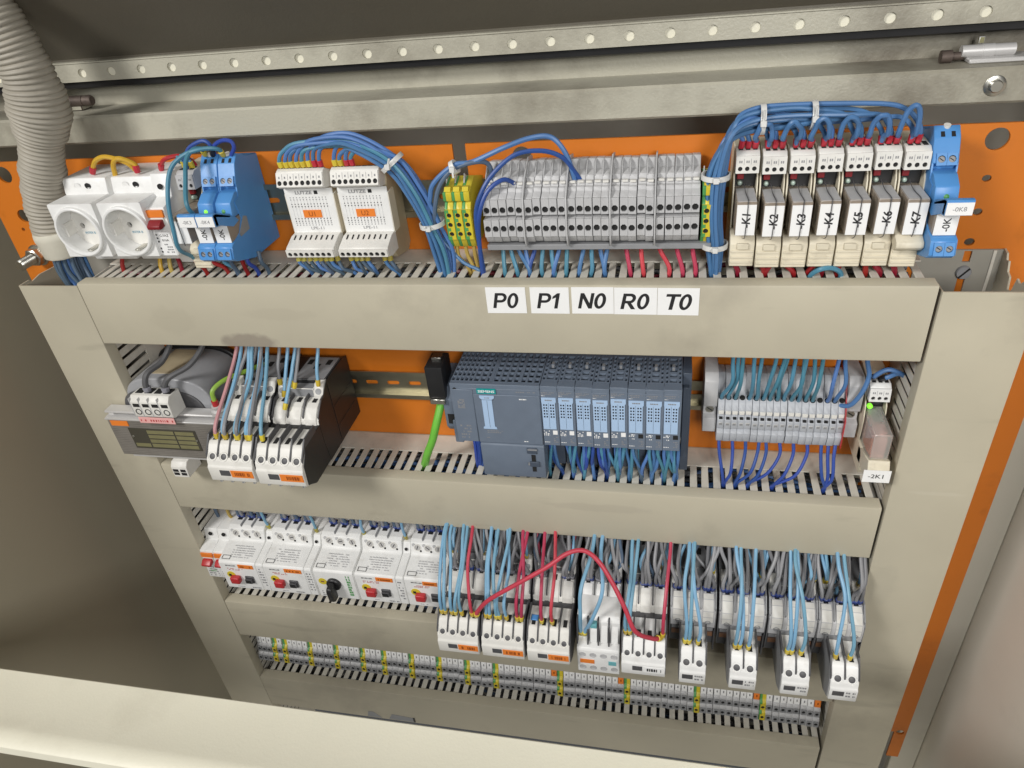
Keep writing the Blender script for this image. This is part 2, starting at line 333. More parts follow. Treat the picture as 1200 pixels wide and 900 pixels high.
h.lathe((378, -24, 142.5), (1, 0, 0), [(0, 0), (4.6, .5), (4.6, 8), (3, 8), (3, 16), (0, 16)], 'copper', 14).box(396, 470, -34, -14, 138.2, 141.6, 'tin', .8).box(405, 409, -34, -31, 149, 154, 'brass', .5)
ab(h, 'hinge', cab, CO)

LO = (0, -20, 160)
lid = thing('cabinet_lid', 'shaded beige lid leaning open above the ledge with a perforated strip', 'lid', LO)
hs = []
x = -369 - 3 * 32.1
while x < 500: hs.append(circ(x, 172.6, 4.4, 14, 4.0)); x += 32.1
ab(MB().sheet(rect(-720, 720, 165, 180.6), hs, (0, -20, 0), (1, 0, 0), (0, 0, 1), 1.6, 'paint'), 'perforated_strip', lid, LO)
ab(MB().box(-720, 720, -27.8, -20.2, 180.8, 182.2, 'paint', .3), 'strip_flange', lid, LO)
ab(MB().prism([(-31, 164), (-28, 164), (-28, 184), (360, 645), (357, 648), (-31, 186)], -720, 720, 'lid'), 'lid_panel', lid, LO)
ab(MB().box(-720, 720, -27.8, -22.4, 166, 180.4, 'lip'), 'stiffener', lid, LO)
ab(MB().prism([(-46, 157.5), (-27, 157.5), (-24.5, 159), (-24, 163.8), (-27, 164.8), (-46, 164.8)], -720, 720, 'black'), 'rubber_seal', lid, LO)

plate = thing('mounting_plate', 'orange painted steel mounting plate behind the ducts and rails', 'plate', (0, 0, -758))
outl = [(-521, -700), (496, -700), (496, -758), (511, -758), (511, 98), (3, 98), (3, 66), (-9, 66), (-9, 98), (-521, 98)]
holes = [circ(424, 86, 8.6, 20), circ(424, 55.5, 3.4, 12, 2.8), circ(424, 28, 3.6, 12, 3), circ(424, 2, 4, 12, 3.4), circ(53, 85.7, 8.4, 20), circ(-490, 85, 8.6, 20), circ(-490, 41, 7.6, 18, 7), circ(-499, 26, 2.2, 8), circ(503, -700, 5, 12)]
o = MB().sheet(outl, holes, (0, 0, 0), (1, 0, 0), (0, 0, 1), 2.5, 'orange').build('steel_sheet', plate); o.location = V(0, 0, 758)

# ------------------------------------------------------------------ DIN rails
def din_rail(z, x0, x1, label, dd=0):
    t = thing('din_rail', label, 'rail', (0, dd, z))
    if dd:
        for xx in (x0 + 30, 0, x1 - 30): MB().lathe((xx, -dd, 0), (0, 1, 0), [(6, 0), (6, dd + .6), (0, dd + .6)], 'zinc', 12).build('stand_off', t)
    hs = []
    x = x0 + 14
    while x < x1 - 14:
        hs.append([(x + 5.5 * math.cos(a), 3 * math.sin(a)) if abs(math.cos(a)) > 2 else (x + (4.5 if math.cos(a) > 0 else -4.5) + 2.6 * math.cos(a), 2.6 * math.sin(a)) for a in [math.pi * (2 * i + 1) / 14 for i in range(14)]]); x += 25
    MB().sheet(rect(x0, x1, -13, 13), hs, (0, 1.6, 0), (1, 0, 0), (0, 0, 1), 1, 'rail').build('web', t)
    for s in (-1, 1):
        pr = [(1.6, 12.4), (1.6, 13.4), (6.6, 13.4), (6.6, 17.5), (7.6, 17.5), (7.6, 12.4)]
        MB().prism([(a, b * s) for a, b in pr], x0, x1, 'rail').build('flange', t)
din_rail(52, -384, 398, 'zinc DIN rail behind the relays and sockets of the top row')
din_rail(-157, -376, 378, 'zinc DIN rail behind the slate blue controller')
din_rail(-374, -376, 378, 'zinc DIN rail behind the contactors of the third row', 14)
din_rail(-585, -376, 378, 'zinc DIN rail carrying the long bottom terminal strip')

# ------------------------------------------------------------------ cable ducts
def cover_profile(z0, z1):
    return [(66, z0 + 1.2), (78.4, z0 + 1.2), (79.6, z0 + .7), (80, z0 - .6), (80, z1 + .6), (79.6, z1 - .7), (78.4, z1 - 1.2), (66, z1 - 1.2), (66, z1), (78.6, z1), (78.6, z0), (66, z0)]
FING = {}
def finger_mesh(wd):
    if wd not in FING: FING[wd] = MB().box(-wd / 2, wd / 2, 31, 67.5, -1.4, 0, 'finger', .35).mesh('finger')
    return FING[wd]
def row_duct(z0, z1, x0, x1, pitch, phase, label, fa=None):
    t = thing('cable_duct', label, 'cable duct', (0, 0, z1), 'horizontal cable ducts')
    off = (0, 0, z1)
    ab(MB().box(x0, x1, .5, 2.2, z1 + .1, z0 - .1, 'duct'), 'base', t, off)
    ab(MB().box(x0, x1, 2.2, 31.2, z0 - 1.5, z0 - .1, 'finger', .2), 'upper_wall', t, off)
    lw = MB().box(x0, x1, 2.2, 31, z1 + .1, z1 + 1.5, 'finger')
    me = finger_mesh(round(pitch - 4.7, 2)); n0 = math.ceil((x0 - phase) / pitch)
    k = n0; fs = []
    while phase + (k + .5) * pitch < x1:
        xx = phase + (k + .5) * pitch
        if xx - pitch / 2 >= x0 - 2:
            o = bpy.data.objects.new('finger', me); col.objects.link(o); o.parent = t; o.location = V(xx, random.uniform(-.2, .2), z0 - z1 - .2 + random.uniform(-.25, .25)); o.rotation_euler = (math.radians(random.uniform(-.6, .6)), 0, math.radians(random.uniform(-.7, .7)))
            lw.box(xx - pitch / 2 + 2.1, xx + pitch / 2 - 2.1, 31, 68, z1 + .2, z1 + 1.4, 'finger')
        k += 1
    ab(lw, 'lower_wall', t, off)
    ab(MB().prism(cover_profile(z0, z1), x0 - .5, x1 + .5, 'duct'), 'cover', t, off)
    return t
row_duct(0, -65.5, -380.5, 380.5, 10.9, 7.6, 'top cable duct carrying the P0 to T0 stickers')
row_duct(-228, -292, -380.5, 380.5, 11.57, 194.5, 'second cable duct, directly under the slate blue controller')
row_duct(-464.5, -531.6, -380.5, 380.5, 11.7, -354, 'third cable duct, under the motor starters and contactors')
row_duct(-630, -694, -380.5, 380.5, 11.7, -353, 'lowest cable duct, under the long terminal strip')
def col_duct(x0, x1, inner, ztop, label):
    t = thing('cable_duct', label, 'cable duct', ((x0 + x1) / 2, 0, -840), 'vertical cable ducts')
    off = ((x0 + x1) / 2, 0, -840); sg = 1 if inner == x1 else -1; outer = x0 if inner == x1 else x1
    hs = [[(inner - sg * 32 + a, -52 + b) for a, b in rect(-3, 3, -10, 14)], [(inner - sg * 30 + a, -4 + b) for a, b in rect(-3, 3, -14, -6)]] if sg < 0 else []
    cx = 424.5
    hs = [rect(cx - 3, cx + 3, -44, -22), rect(cx - 3, cx + 3, -15, -5)] if sg < 0 else []
    outer_l = [(x0 + 1, -838), (x1 - 1, -838), (x1 - 1, ztop), (x0 + 1, ztop)]
    ab(MB().sheet(outer_l, hs, (0, 2.2, 0), (1, 0, 0), (0, 0, 1), 1.8, 'dbase'), 'base', t, off)
    a, b2 = (outer, outer + sg * 1.5) if sg > 0 else (outer - 1.5, outer)
    tear = [(2.2, ztop - .5), (30, ztop - 1.5), (52, ztop - .3), (66, ztop - 3)] if sg > 0 else [(2.2, ztop + 1), (9, ztop), (12, ztop - 5), (16, ztop - 4), (19, ztop - 12), (25, ztop - 14), (27, ztop - 24), (34, ztop - 22), (38, ztop - 9), (44, ztop - 11), (52, ztop - 4), (66, ztop - 3)]
    ab(MB().prism([(2.2, -838)] + tear + [(78, ztop - 3), (78, -838)], a, b2, 'duct'), 'outer_wall', t, off)
    if sg < 0: ab(MB().box(x1 - 9, x1 - 6.5, 2.2, 3.4, -838, ztop - .4, 'finger', .3), 'base_rib', t, off)
    a, b2 = (inner - 1.5, inner) if sg > 0 else (inner, inner + 1.5)
    ab(MB().box(a, b2, 2.2, 30, -838, ztop - (2 if sg > 0 else 66), 'finger'), 'inner_wall', t, off)
    me = MB().box(0, 1.4, 30, 78, -3.9, 3.9, 'finger', .3).mesh('finger')
    z = ztop - 6 if sg > 0 else -72
    while z > -836:
        o = bpy.data.objects.new('finger', me); col.objects.link(o); o.parent = t; o.location = V(a - off[0], 0, z + 840); o.rotation_euler = (random.uniform(-.008, .008), random.uniform(-.006, .006), 0)
        z -= 11.6
    ax0, ax1 = (x0 - .5, x1 + .5)
    cp = [(66, ax0), (78.4, ax0), (79.6, ax0 + .5), (80, ax0 + 1.8), (80, ax1 - 1.8), (79.6, ax1 - .5), (78.4, ax1), (66, ax1), (66, ax1 - 1.2), (78.6, ax1 - 1.2), (78.6, ax0 + 1.2), (66, ax0 + 1.2)]
    ab(MB().prism([(q, p) for p, q in cp], -838, ztop, 'duct', 'z'), 'cover', t, off)
    return t, off
dl, dlo = col_duct(-450, -382.5, -382.5, -1.5, 'left upright cable duct below the corrugated conduit')
dr, dro = col_duct(384.5, 452, 384.5, -4, 'right upright cable duct, wide and open at the top')
sc = thing('slotted_screw', 'slotted steel screw inside the open top of the right duct', 'screw', (424.5, 2, -24))
MB().lathe((0, 0, 0), (0, 1, 0), [(4.2, 0), (6, .5), (6, 2.2), (5.4, 3.2), (0, 3.3)], 'grey2', 18).build('head', sc)
MB().prism([(2.6, -5.6), (3.5, -5.6), (3.5, 5.6), (2.6, 5.6)], -.8, .8, 'hole').build('slot', sc).rotation_euler = (0, math.radians(40), 0)

# stickers: bold slanted capitals drawn as outlines
def arc(cx, cy, r, a0, a1, n=10): return [(cx + r * math.cos(math.radians(a0 + (a1 - a0) * i / n)), cy + r * math.sin(math.radians(a0 + (a1 - a0) * i / n))) for i in range(n + 1)]
PO_ = [(0, 0), (.2, 0), (.2, .37), (.42, .37)] + arc(.44, .685, .315, -90, 90) + [(0, 1)]
PH_ = [(.2, .54), (.42, .54)] + arc(.42, .685, .145, -90, 90) + [(.2, .83)]
GLY = {'P': (.80, [(PO_, [PH_])]), 'R': (.86, [(PO_, [PH_]), ([(.30, .40), (.60, 0), (.85, 0), (.52, .42)], [])]),
 'N': (.86, [([(0, 0), (.19, 0), (.19, .66), (.60, 0), (.80, 0), (.80, 1), (.61, 1), (.61, .35), (.20, 1), (0, 1)], [])]),
 'T': (.80, [([(.30, 0), (.51, 0), (.51, .83), (.80, .83), (.80, 1), (0, 1), (0, .83), (.30, .83)], [])]),
 '0': (.72, [(circ(.34, .5, .335, 28, .51), [circ(.34, .5, .14, 24, .335)])]), '1': (.62, [([(.22, 0), (.42, 0), (.42, 1), (.26, 1), (.02, .78), (.02, .62), (.22, .72)], [])])}
def glyphs(parent, st, h, org):
    tot = sum(GLY[c][0] for c in st); x = -tot / 2; m = MB(); k = 0
    for c in st:
        for o_, hl in GLY[c][1]:
            f = lambda p: ((p[0] + x + .2 * (p[1] - .5)) * h, (p[1] - .5) * h); m.sheet([f(p) for p in o_], [[f(p) for p in l] for l in hl], (org[0], org[1] + .004 * k, org[2]), (1, 0, 0), (0, 0, 1), .05, 'ink'); k += 1
        x += GLY[c][0]
    m.build('lettering', parent)
for s, x0, x1, dz in (('P0', 28, 62.8, -.2), ('P1', 66.6, 99.8, 0), ('N0', 102, 137.2, .2), ('R0', 137.5, 172.6, 0), ('T0', 172.9, 206.2, -.2)):
    t = thing('sticker', f'white sticker reading {s} on the top duct cover', 'sticker', (x0, 80, -25.6 + dz), 'white letter stickers on the top duct', (0, random.uniform(-.4, .4), 0))
    pp = MB().box(0, x1 - x0, .15, .45, 0, 24.8, 'paper').build('paper', t)
    glyphs(pp, s, 14.5, ((x1 - x0) / 2 + .4, .56, 12.2))

# ------------------------------------------------------------------ top row devices (rail at z = 52)
R1 = 52
def socket(x, wd, label):
    t = thing('power_socket', label, 'socket', (x, 0, R1), 'white rail mounted sockets')
    m = MB().prism([(2, -41), (2, 41), (45, 41), (48, 29), (48, -29), (45, -41)], 0, wd, 'white', 'x', 1.2, 2)
    m.sheet([(0, -25), (wd, -25), (wd, 25.5), (wd - 1, 26.5), (1, 26.5), (0, 25.5)], [circ(wd / 2, 0, 20.6, 40)], (0, 74, 0), (1, 0, 0), (0, 0, 1), 27, 'white')
    m.build('housing', t)
    MB().lathe((wd / 2, 74, 0), (0, 1, 0), [(20.6, -3), (20.6, 2.6), (21.2, 3.4), (22.6, 3.6), (23.6, 3.0), (24, 1.2), (24, -.4)], 'white', 48).build('rim', t)
    c = wd / 2; hx, hz = 9.5, 0
    ins = MB().sheet(circ(c, 0, 20.4, 36), [circ(c + hx, hz, 2.7, 12), circ(c - hx, -hz, 2.7, 12)], (0, 59, 0), (1, 0, 0), (0, 0, 1), 4, 'offw', 'hole')
    for s in (-1, 1): # flat guides at the sides
        a = 0; ux, uz = math.cos(a) * s, math.sin(a) * s
        q = [(c + ux * 17 - uz * 6, uz * 17 + ux * 6), (c + ux * 20.5 - uz * 6, uz * 20.5 + ux * 6), (c + ux * 20.5 + uz * 6, uz * 20.5 - ux * 6), (c + ux * 17 + uz * 6, uz * 17 - ux * 6)]
        ins.prism(q, 56, 71, 'offw', 'd')
    ins.build('insert', t)
    for s in (-1, 1):
        a = math.pi / 2; ux, uz = math.cos(a) * s, math.sin(a) * s
        q = [(c + ux * 18.5 - uz * 2.4, uz * 18.5 + ux * 2.4), (c + ux * 20.4 - uz * 2.4, uz * 20.4 + ux * 2.4), (c + ux * 20.4 + uz * 2.4, uz * 20.4 - ux * 2.4), (c + ux * 18.5 + uz * 2.4, uz * 18.5 - ux * 2.4)]
        MB().prism(q, 59, 73, 'zinc', 'd', .4).build('earth_clip', t)
    MB().lathe((wd * .58, 47.3, 34), (0, 1, -.15), [(3, -.4), (3, .4), (2.3, .4), (2.1, .05), (0, .05)], 'hole', 14).build('screw_hole', t)
    MB().lathe((wd * .34, 47.1, 34), (0, 1, -.15), [(3.4, -.2), (3.4, .3), (3.0, .3), (3.0, .1), (0, .1)], 'white', 16).build('embossed_mark', t)
    text(t, 'INTER B', 2.2, (c - 3.5, 59.3, -7), m='inkb', name='print')
    return t
socket(-380, 47.5, 'white round power socket at the left end of the top row')
socket(-327, 45, 'white round power socket next to the small white breaker')

def breaker(x, rz, wd, label, prof, lever_z, orange=True, print_=True, red='dred'):
    t = thing('circuit_breaker', label, 'breaker', (x, D3 if rz < -300 else 0, rz - (10 if rz < -300 else 0)), 'small white circuit breakers')
    MB().prism(prof, 0, wd, 'white', 'x', .8, 2).build('housing', t)
    fd = max(p[0] for p in prof)
    MB().lathe((wd / 2, prof[3][0] - .9, prof[3][1] + 9), (0, 1, .1), [(2.6, -.3), (2.6, .8), (2.1, .8), (1.9, .3), (0, .3)], 'hole', 12).build('screw_hole', t)
    if orange: MB().box(1, wd - 1, fd - 1.6, fd + .5, lever_z + 3.5, lever_z + 10.5, 'otag', .4).build('orange_tag', t)
    MB().box(2.5, wd - 2.5, fd - 1.5, fd + .3, lever_z - 4, lever_z + 3.4, 'offw', .3).build('lever_slot', t)
    MB().prism([(fd - 3, lever_z - 3.5), (fd + 5, lever_z - 5.5), (fd + 8, lever_z - 5), (fd + 8.5, lever_z - 2), (fd + 3, lever_z + 2), (fd - 3, lever_z + 2)], 3, wd - 3, red, 'x', .6, 2).build('lever', t)
    return t
prof1 = [(2, -44), (2, 44), (46, 43), (51, 23.5), (68, 19), (70, -26), (50, -31), (46, -44)]
t = breaker(-283.5, R1, 19, 'white circuit breaker with dark red lever beside the right socket', prof1, 7)
rp = MB().box(1.5, 17.5, 69.4, 70.2, -26, -3, 'paper').build('rating_plate', t)
text(rp, 'G.FAZ', 2.4, (11, 70.4, -6.5), m='ink', name='print'); text(rp, 'B16A', 2.2, (11, 70.4, -11), m='ink', name='print')
m = MB(); prints(m, 8, 16, -24, -14, 70.35, 4, 'inkg'); prints(m, 2.5, 4.5, -24, -4, 70.35, 6, 'ink'); m.build('print', t)['kind'] = 'stuff'

def relay_unit(x, rz, lab, label, group, tl='offw', front=True, letter=None):
    t = thing('relay_module', label, 'relay', (x, 0, rz), group)
    m = MB().box(0, 18.6, 3, 30, -43, 44.5, 'ivory', .6)
    m.prism([(30, -22), (44, -17), (56, -18), (62, -24), (62, -43), (30, -43)], 0, 18.6, 'ivory', 'x', .6)
    for z in (-30, -35, -39): m.box(.8, 17.8, 61.4, 63, z - 1, z + 1, 'ivory', .3)
    m.box(5, 14, 61.5, 64, -28, -23, 'ivory', .5)
    for a in (0, 17.5): m.prism([(30, 44), (33, 42), (36, 30), (44, 20), (47, 5), (46, -17), (30, -20)], a, a + 1.1, 'ivory', 'x', .2)
    m.build('base', t)
    MB().box(1.2, 17.4, 30, 35, 14, 29, 'black').build('recess', t)
    MB().box(3, 8, 35, 38.5, 20.5, 25, 'dred', .4).build('red_tab', t)
    MB().lathe((5.4, 35, 16.8), (0, 1, .25), [(2, 0), (2, 4), (1.4, 5), (0, 5.4)], 'ledo', 12).build('lamp', t)
    c = MB().prism([(26, 28), (26, 44.5), (42, 44), (45.5, 41.5), (47, 28)], .6, 18, tl, 'x', .4)
    c.sheet(rect(.7, 17.9, 0, 13), [circ(4 + 5.2 * i, 3.4, 1.75, 10) for i in range(3)], (0, 48.6, 28.4), (1, 0, 0), (0, -.11, 1), 1.4, tl, 'hole')
    for i in range(3): c.box(2.7 + 5.2 * i, 5.7 + 5.2 * i, 33, 41, 43.6, 44.7, 'hole')
    k = c.build('plug', t)
    m = MB()
    for i in range(2): m.sheet(rect(6.45 + 5.2 * i, 6.7 + 5.2 * i, 6.5, 11), [], (0, 48.75, 28.4), (1, 0, 0), (0, -.11, 1), .1, 'inkg')
    for i in range(3):
        for a in (3, 4.4): m.sheet(rect(a + 5.2 * i, a + .9 + 5.2 * i, 7.8, 9.6), [], (0, 48.75, 28.4), (1, 0, 0), (0, -.11, 1), .1, 'inkg')
    m.build('print', t)['kind'] = 'stuff'
    return t
def krelay(i, tilt=None):
    n = f'K{i}'; x = 228.5 + 19.85 * (i - 1)
    lab = f'ivory relay module labelled {n} in the top row'
    if i == 7: lab = 'ivory relay module labelled K7 with its lower flap lifted, beside the blue relay'
    t = relay_unit(x, R1 + random.uniform(-.8, .8) - (1.5 if i == 2 else 0), n, lab, 'ivory relay modules K1 to K7')
    x0 = 2.2 + random.uniform(-.4, .4)
    r = MB().box(x0, x0 + 15, 34, 69, -14, 13.5, 'clear', .7); r.box(x0 + .6, x0 + 14.4, 34.5, 66, -13.2, 12.2, 'ivoryd', .3)
    r.box(x0 + .4, x0 + 14.6, 40, 68.6, 12.9, 13.8, 'grey', .2)
    rr = r.build('relay_case', t)
    nc = MB().box(x0 + .5, x0 + 14.6, 69.05, 69.5, -13.4, 11, 'paper').build('name_card', t)
    text(nc, '-' + n, 6.2, (x0 + 7.6, 69.7, -1.5), (0, 0, 1), (-1, 0, 0), shear=.1, bold=.025)
    cx = x0 + 8.2
    MB().tube(spline([(cx - 1.5, 40, 18), (cx - 1, 52, 14.8), (cx, 68, 14.6), (cx, 70.2, 12), (cx, 70.3, 0), (cx - .4, 70.2, -13), (cx, 64, -18), (cx, 60, -20)], 3), .35, 'dgrey', 5).build('clip_wire', t)
    if i == 7:
        MB().prism([(50, -8), (74, -18), (75, -22), (70, -26), (50, -20)], -1, 18, 'ivory', 'x', .6).build('flap', t)
    return t
for i in range(1, 8): krelay(i)
tn = relay_unit(-258, R1, '', 'grey and white relay module half hidden left of the blue relays', 'single relay modules', 'grey')
MB().box(1, 17, 34, 76, -12, 13, 'clear', .7).box(2, 16, 34.5, 74, -11, 12, 'ivoryd', .3).build('relay_case', tn)
MB().box(1.4, 16.6, 76.05, 76.5, -12, 9, 'paper').build('name_card', tn)
MB().box(8.6, 9.1, 76.5, 77, -14, 13, 'dgrey').build('clip_wire', tn)

def blue_relay(x, lab, label, led, wd=16.8, dz=0):
    t = thing('blue_relay', label, 'relay', (x, 0, R1 + dz), 'blue relay sockets')
    m = MB().prism([(4, -36), (4, 47), (22, 50), (36, 56), (43, 49), (50.5, 33), (46, 29.5), (46, -10), (62, -11), (66, -7), (82, -11), (84.5, -13), (87, -23), (82, -27), (54, -36)], 0, wd, 'blue', 'x', .5)
    for xx in (.32, .72): # terminal heads with screws
        m.sheet(rect(wd * xx - 3.4, wd * xx + 3.4, -6.5, 2.2), [circ(wd * xx, -2, 2.6, 12)], (0, 49.9, 37.8), (1, 0, 0), (0, -.42, .91), 1.0, 'blue', 'hole')
        m.sheet(rect(wd * xx - 3.4, wd * xx + 3.4, -5, 4.6), [circ(wd * xx, 0, 2.5, 12)], (0, 87.2, -18), (1, 0, 0), (0, -.24, .97), 1.4, 'blue', 'hole')
        m.prism([(39, 52), (42.3, 49.4), (42.9, 49.8), (39.6, 52.6)], wd * xx - 1.3, wd * xx + 1.3, 'hole')
    for a in (0, wd - 1): m.prism([(4, -36), (4, 46), (22, 49), (36, 54), (50, 32), (52, 22), (60, 20), (57, 4), (66, -6.5), (84, -12.5), (86.6, -23), (54, -35.6)], a - .05, a + 1.05, 'blue')
    m.build('base', t)
    for a in (-.35, wd + .1): MB().prism([(50, -9), (49, 3), (54, 5), (68, -7), (66, -10)], a, a + .25, 'grey2').build('side_window', t)
    for xx in (.32, .72): MB().screw((wd * xx, 50, 35.4), (0, 1, .45), 1.9, 'grey2').build('screw', t); MB().screw((wd * xx, 85.8, -18), (0, 1, .24), 2, 'grey2').build('screw', t)
    MB().prism([(46, 28), (56, 27), (66, 21), (69, 10), (64, 8), (46, 8)], .6, wd - .6, 'blue', 'x', 1.2, 2).build('lamp_module', t)
    MB().lathe((wd * .5, 67.5, 14), (0, 1, .28), [(1.9, -.5), (1.9, .6), (1.2, 1.1), (0, 1.2)], 'led' if led else 'green', 12).build('lamp', t)
    MB().box(1, wd - 1, 46, 80, -10, 7, 'clear', .6).box(1.6, wd - 1.6, 47, 78, -9.4, 6.4, 'dgrey', .3).build('relay_case', t)
    nc = MB().box(1.3, wd - 1.3, 80.05, 80.5, -10, 7, 'paper').build('name_card', t)
    text(nc, lab[:3], 5, (wd * .5, 80.7, -2), (0, 0, 1), (-1, 0, 0), bold=.012)
    c = MB()
    for a in (0, wd - 1.5): c.prism([(62, 4), (66, 9), (92, 21), (96, 21), (96, 11), (90, 10), (72, 2)], a, a + 1.5, 'blue')
    c.prism([(72, 13.6), (94, 22.6), (97, 22), (97, 11), (92, 11), (92, 18), (73, 10.6)], 0, wd, 'blue', 'x', .3)
    c.prism([(58, 7.5), (70, 12.8), (70.4, 12), (58.4, 6.5)], 3, wd - 3, 'dred'); c.prism([(52, 8.5), (60, 9), (68, 12), (60, 7)], 3, wd - 3, 'paper')
    c.build('retaining_clip', t)
    nc = MB().box(.3, wd - .3, 97.05, 97.6, 11.5, 20.5, 'paper').build('tag_card', t)
    text(nc, lab, 3.2, (wd / 2, 97.75, 16), m='inkg', name='tag_lettering')
    MB().lathe((wd * .5, 36, 55), (0, .3, 1), [(2.5, -3), (2.5, 1.5), (0, 1.5)], 'offw', 10).build('top_lug', t)
    return t
blue_relay(-231.5, '-0K3', 'blue relay tagged 0K3 with its green lamp lit', True)
blue_relay(-214, '-0K4', 'blue relay tagged 0K4, right one of the pair by the breaker', False)
blue_relay(366, '-0K8', 'blue relay tagged 0K8 at the right end of the top row', False, 17.5)

def diode_module(x, tg, label):
    wd = 46; t = thing('diode_module', label, 'module', (x, 0, R1), 'white diode modules')
    MB().prism([(8, -40), (8, 30), (24, 36), (36, 37), (40, 25), (43, 25), (43, -16), (46, -18), (50, -33), (45, -40), (16, -46)], .8, wd - .8, 'ivoryd', 'x', .4).build('housing', t)
    f = MB().box(0, wd, 42.6, 44.4, -16, 25, 'white', .3).box(-.6, .9, 30, 44.2, -17, 20, 'ivory', .2).box(wd - .9, wd + .6, 30, 44.2, -17, 20, 'ivory', .2).build('face_plate', t)
    u = MB().prism([(33, 38), (45, 43.5), (49, 42), (53.4, 29.5), (51, 27.5), (40, 25)], 0, wd - 2, 'offw', 'x', .4)
    u.sheet(rect(.3, wd - 2.3, -1, 11), [circ(3.2 + 5.4 * i, 2.3, 2.1, 12) for i in range(8)], (0, 54.4, 31), (1, 0, 0), (0, -.34, .94), 1.4, 'offw', 'hole')
    for i in range(8): u.prism([(40, 42), (45, 44.0), (45.4, 43.4), (40.4, 41)], 1.6 + 5.4 * i, 5 + 5.4 * i, 'hole')
    u.build('plug', t)
    m = MB()
    for i in range(8):
        m.sheet(rect(2.6 + 5.4 * i, 3.8 + 5.4 * i, 6.2, 8), [], (0, 54.6, 31), (1, 0, 0), (0, -.34, .94), .1, 'inkg')
        if i: m.sheet(rect(.55 + 5.4 * i, .8 + 5.4 * i, 5, 10), [], (0, 54.6, 31), (1, 0, 0), (0, -.34, .94), .1, 'inkg')
    m.build('print', t)['kind'] = 'stuff'
    l = MB().prism([(42, -15.5), (52, -16), (66.5, -21.5), (68, -24), (67, -30), (58, -33), (42, -33)], 0, wd, 'offw', 'x', .4)
    l.sheet(rect(.3, wd - .3, 0, 7), [circ(3.6 + 5.4 * i, 2.6, 2.1, 12) for i in range(8)], (0, 68.6, -29.6), (1, 0, 0), (0, .1, 1), 1.4, 'offw', 'hole')
    for i in range(8): l.prism([(52, -15.2), (57, -17.2), (57, -17.8), (52, -16)], 4.2 + 5.2 * i, 5.2 + 5.2 * i, 'ink')
    l.build('plug', t)
    text(f, 'LUTZE', 3.2, (wd * .40, 44.6, 21.5), m='inkg', bold=.03, sx=1.3)
    MB().box(wd * .62, wd * .62 + 3.4, 44.4, 44.6, 19.9, 23.1, 'ink').build('emblem', t)
    nc = MB().box(wd * .30, wd * .68, 44.4, 45, -1.5, 5.5, 'otag').build('orange_tag', t)
    text(nc, tg, 4.4, (wd * .48, 45.15, 2), m='inkd')
    text(f, 'LPE-11', 2.6, (wd * .52, 44.6, -11.6), m='inkg', sx=1.3)
    m = MB()
    def marks(zc, mm, kind):
        for i in range(12):
            xx = 4.5 + 3.1 * i
            if kind == 'd': m.sheet([(xx - .7, zc + .6), (xx + .7, zc + .6), (xx, zc - .7)], [], (0, 44.55, 0), (1, 0, 0), (0, 0, 1), .05, mm)
            else: m.sheet(circ(xx, zc, .55, 6), [], (0, 44.55, 0), (1, 0, 0), (0, 0, 1), .05, mm)
    for zc, mm, kk in ((17, 'inkg', 'o'), (15, 'inkg', 'o'), (11, 'ink', 'o'), (8.5, 'ink', 'd'), (-2.8, 'ink', 'd'), (-5, 'ink', 'o'), (-7, 'inkg', 'd'), (-8.7, 'inkg', 'o')): marks(zc, mm, kk)
    for i in range(12): m.box(4.4 + 3.1 * i, 4.6 + 3.1 * i, 44.4, 44.5, -6, 16, 'grey')
    m.build('circuit_print', t)
    return t
diode_module(-156, 'U1', 'white LPE-11 diode module with orange U1 tag')
diode_module(-105, 'U2', 'white LPE-11 diode module with orange U2 tag')

def earth_terminal(x, label, wd=7.4, rz=R1, dd=0):
    t = thing('earth_terminal', label, 'terminal', (x, 0, rz), 'green and yellow earth terminals')
    pr = [(5, -28), (5, 20), (34, 29), (50, 23), (56.5, 22), (56.5, 15), (53, 13), (57, 8), (55.5, -19), (51, -28)]
    MB().prism(pr, 2.5, wd, 'yellow', 'x', .3).build('yellow_body', t)
    MB().prism([(a + .15, b) for a, b in pr], 0, 2.5, 'green', 'x', .3).build('green_stripe', t)
    m = MB().sheet(rect(.2, wd - .2, -13.5, 13.5), [circ(wd / 2, z, 2.1, 10) for z in (8.5, 0, -8.5)], (0, 58.2, -5.4), (1, 0, 0), (0, .055, 1), 1.2, 'yellow', 'hole')
    m.build('front', t)
    m = MB()
    for z in (12, 4.2, -4.3, -12): m.sheet([(.3, z - 1.5), (3.6, z - 1.5), (3.6, z + 1.5), (.3, z + 1.5)], [], (0, 58.4, -5.4), (1, 0, 0), (0, .055, 1), .15, 'green')
    m.sheet(rect(.2, 1.5, -13.5, 13.5), [], (0, 58.3, -5.4), (1, 0, 0), (0, .055, 1), .1, 'green'); m.build('green_edge', t)
    MB().prism([(34, 29), (40, 33), (44, 26)], .4, 1.2, 'grey').prism([(45, 24.5), (52, 25.5), (55, 22.4)], 1, wd - 1, 'yellow').build('marker_fin', t)
    return t
for i in range(3): earth_terminal(-5.5 + 7.7 * i, f'{ORD[i]} green and yellow earth terminal from the diode modules')
earth_terminal(205.2, 'green and yellow earth terminal closing the grey terminal row by relay K1', 7.6)

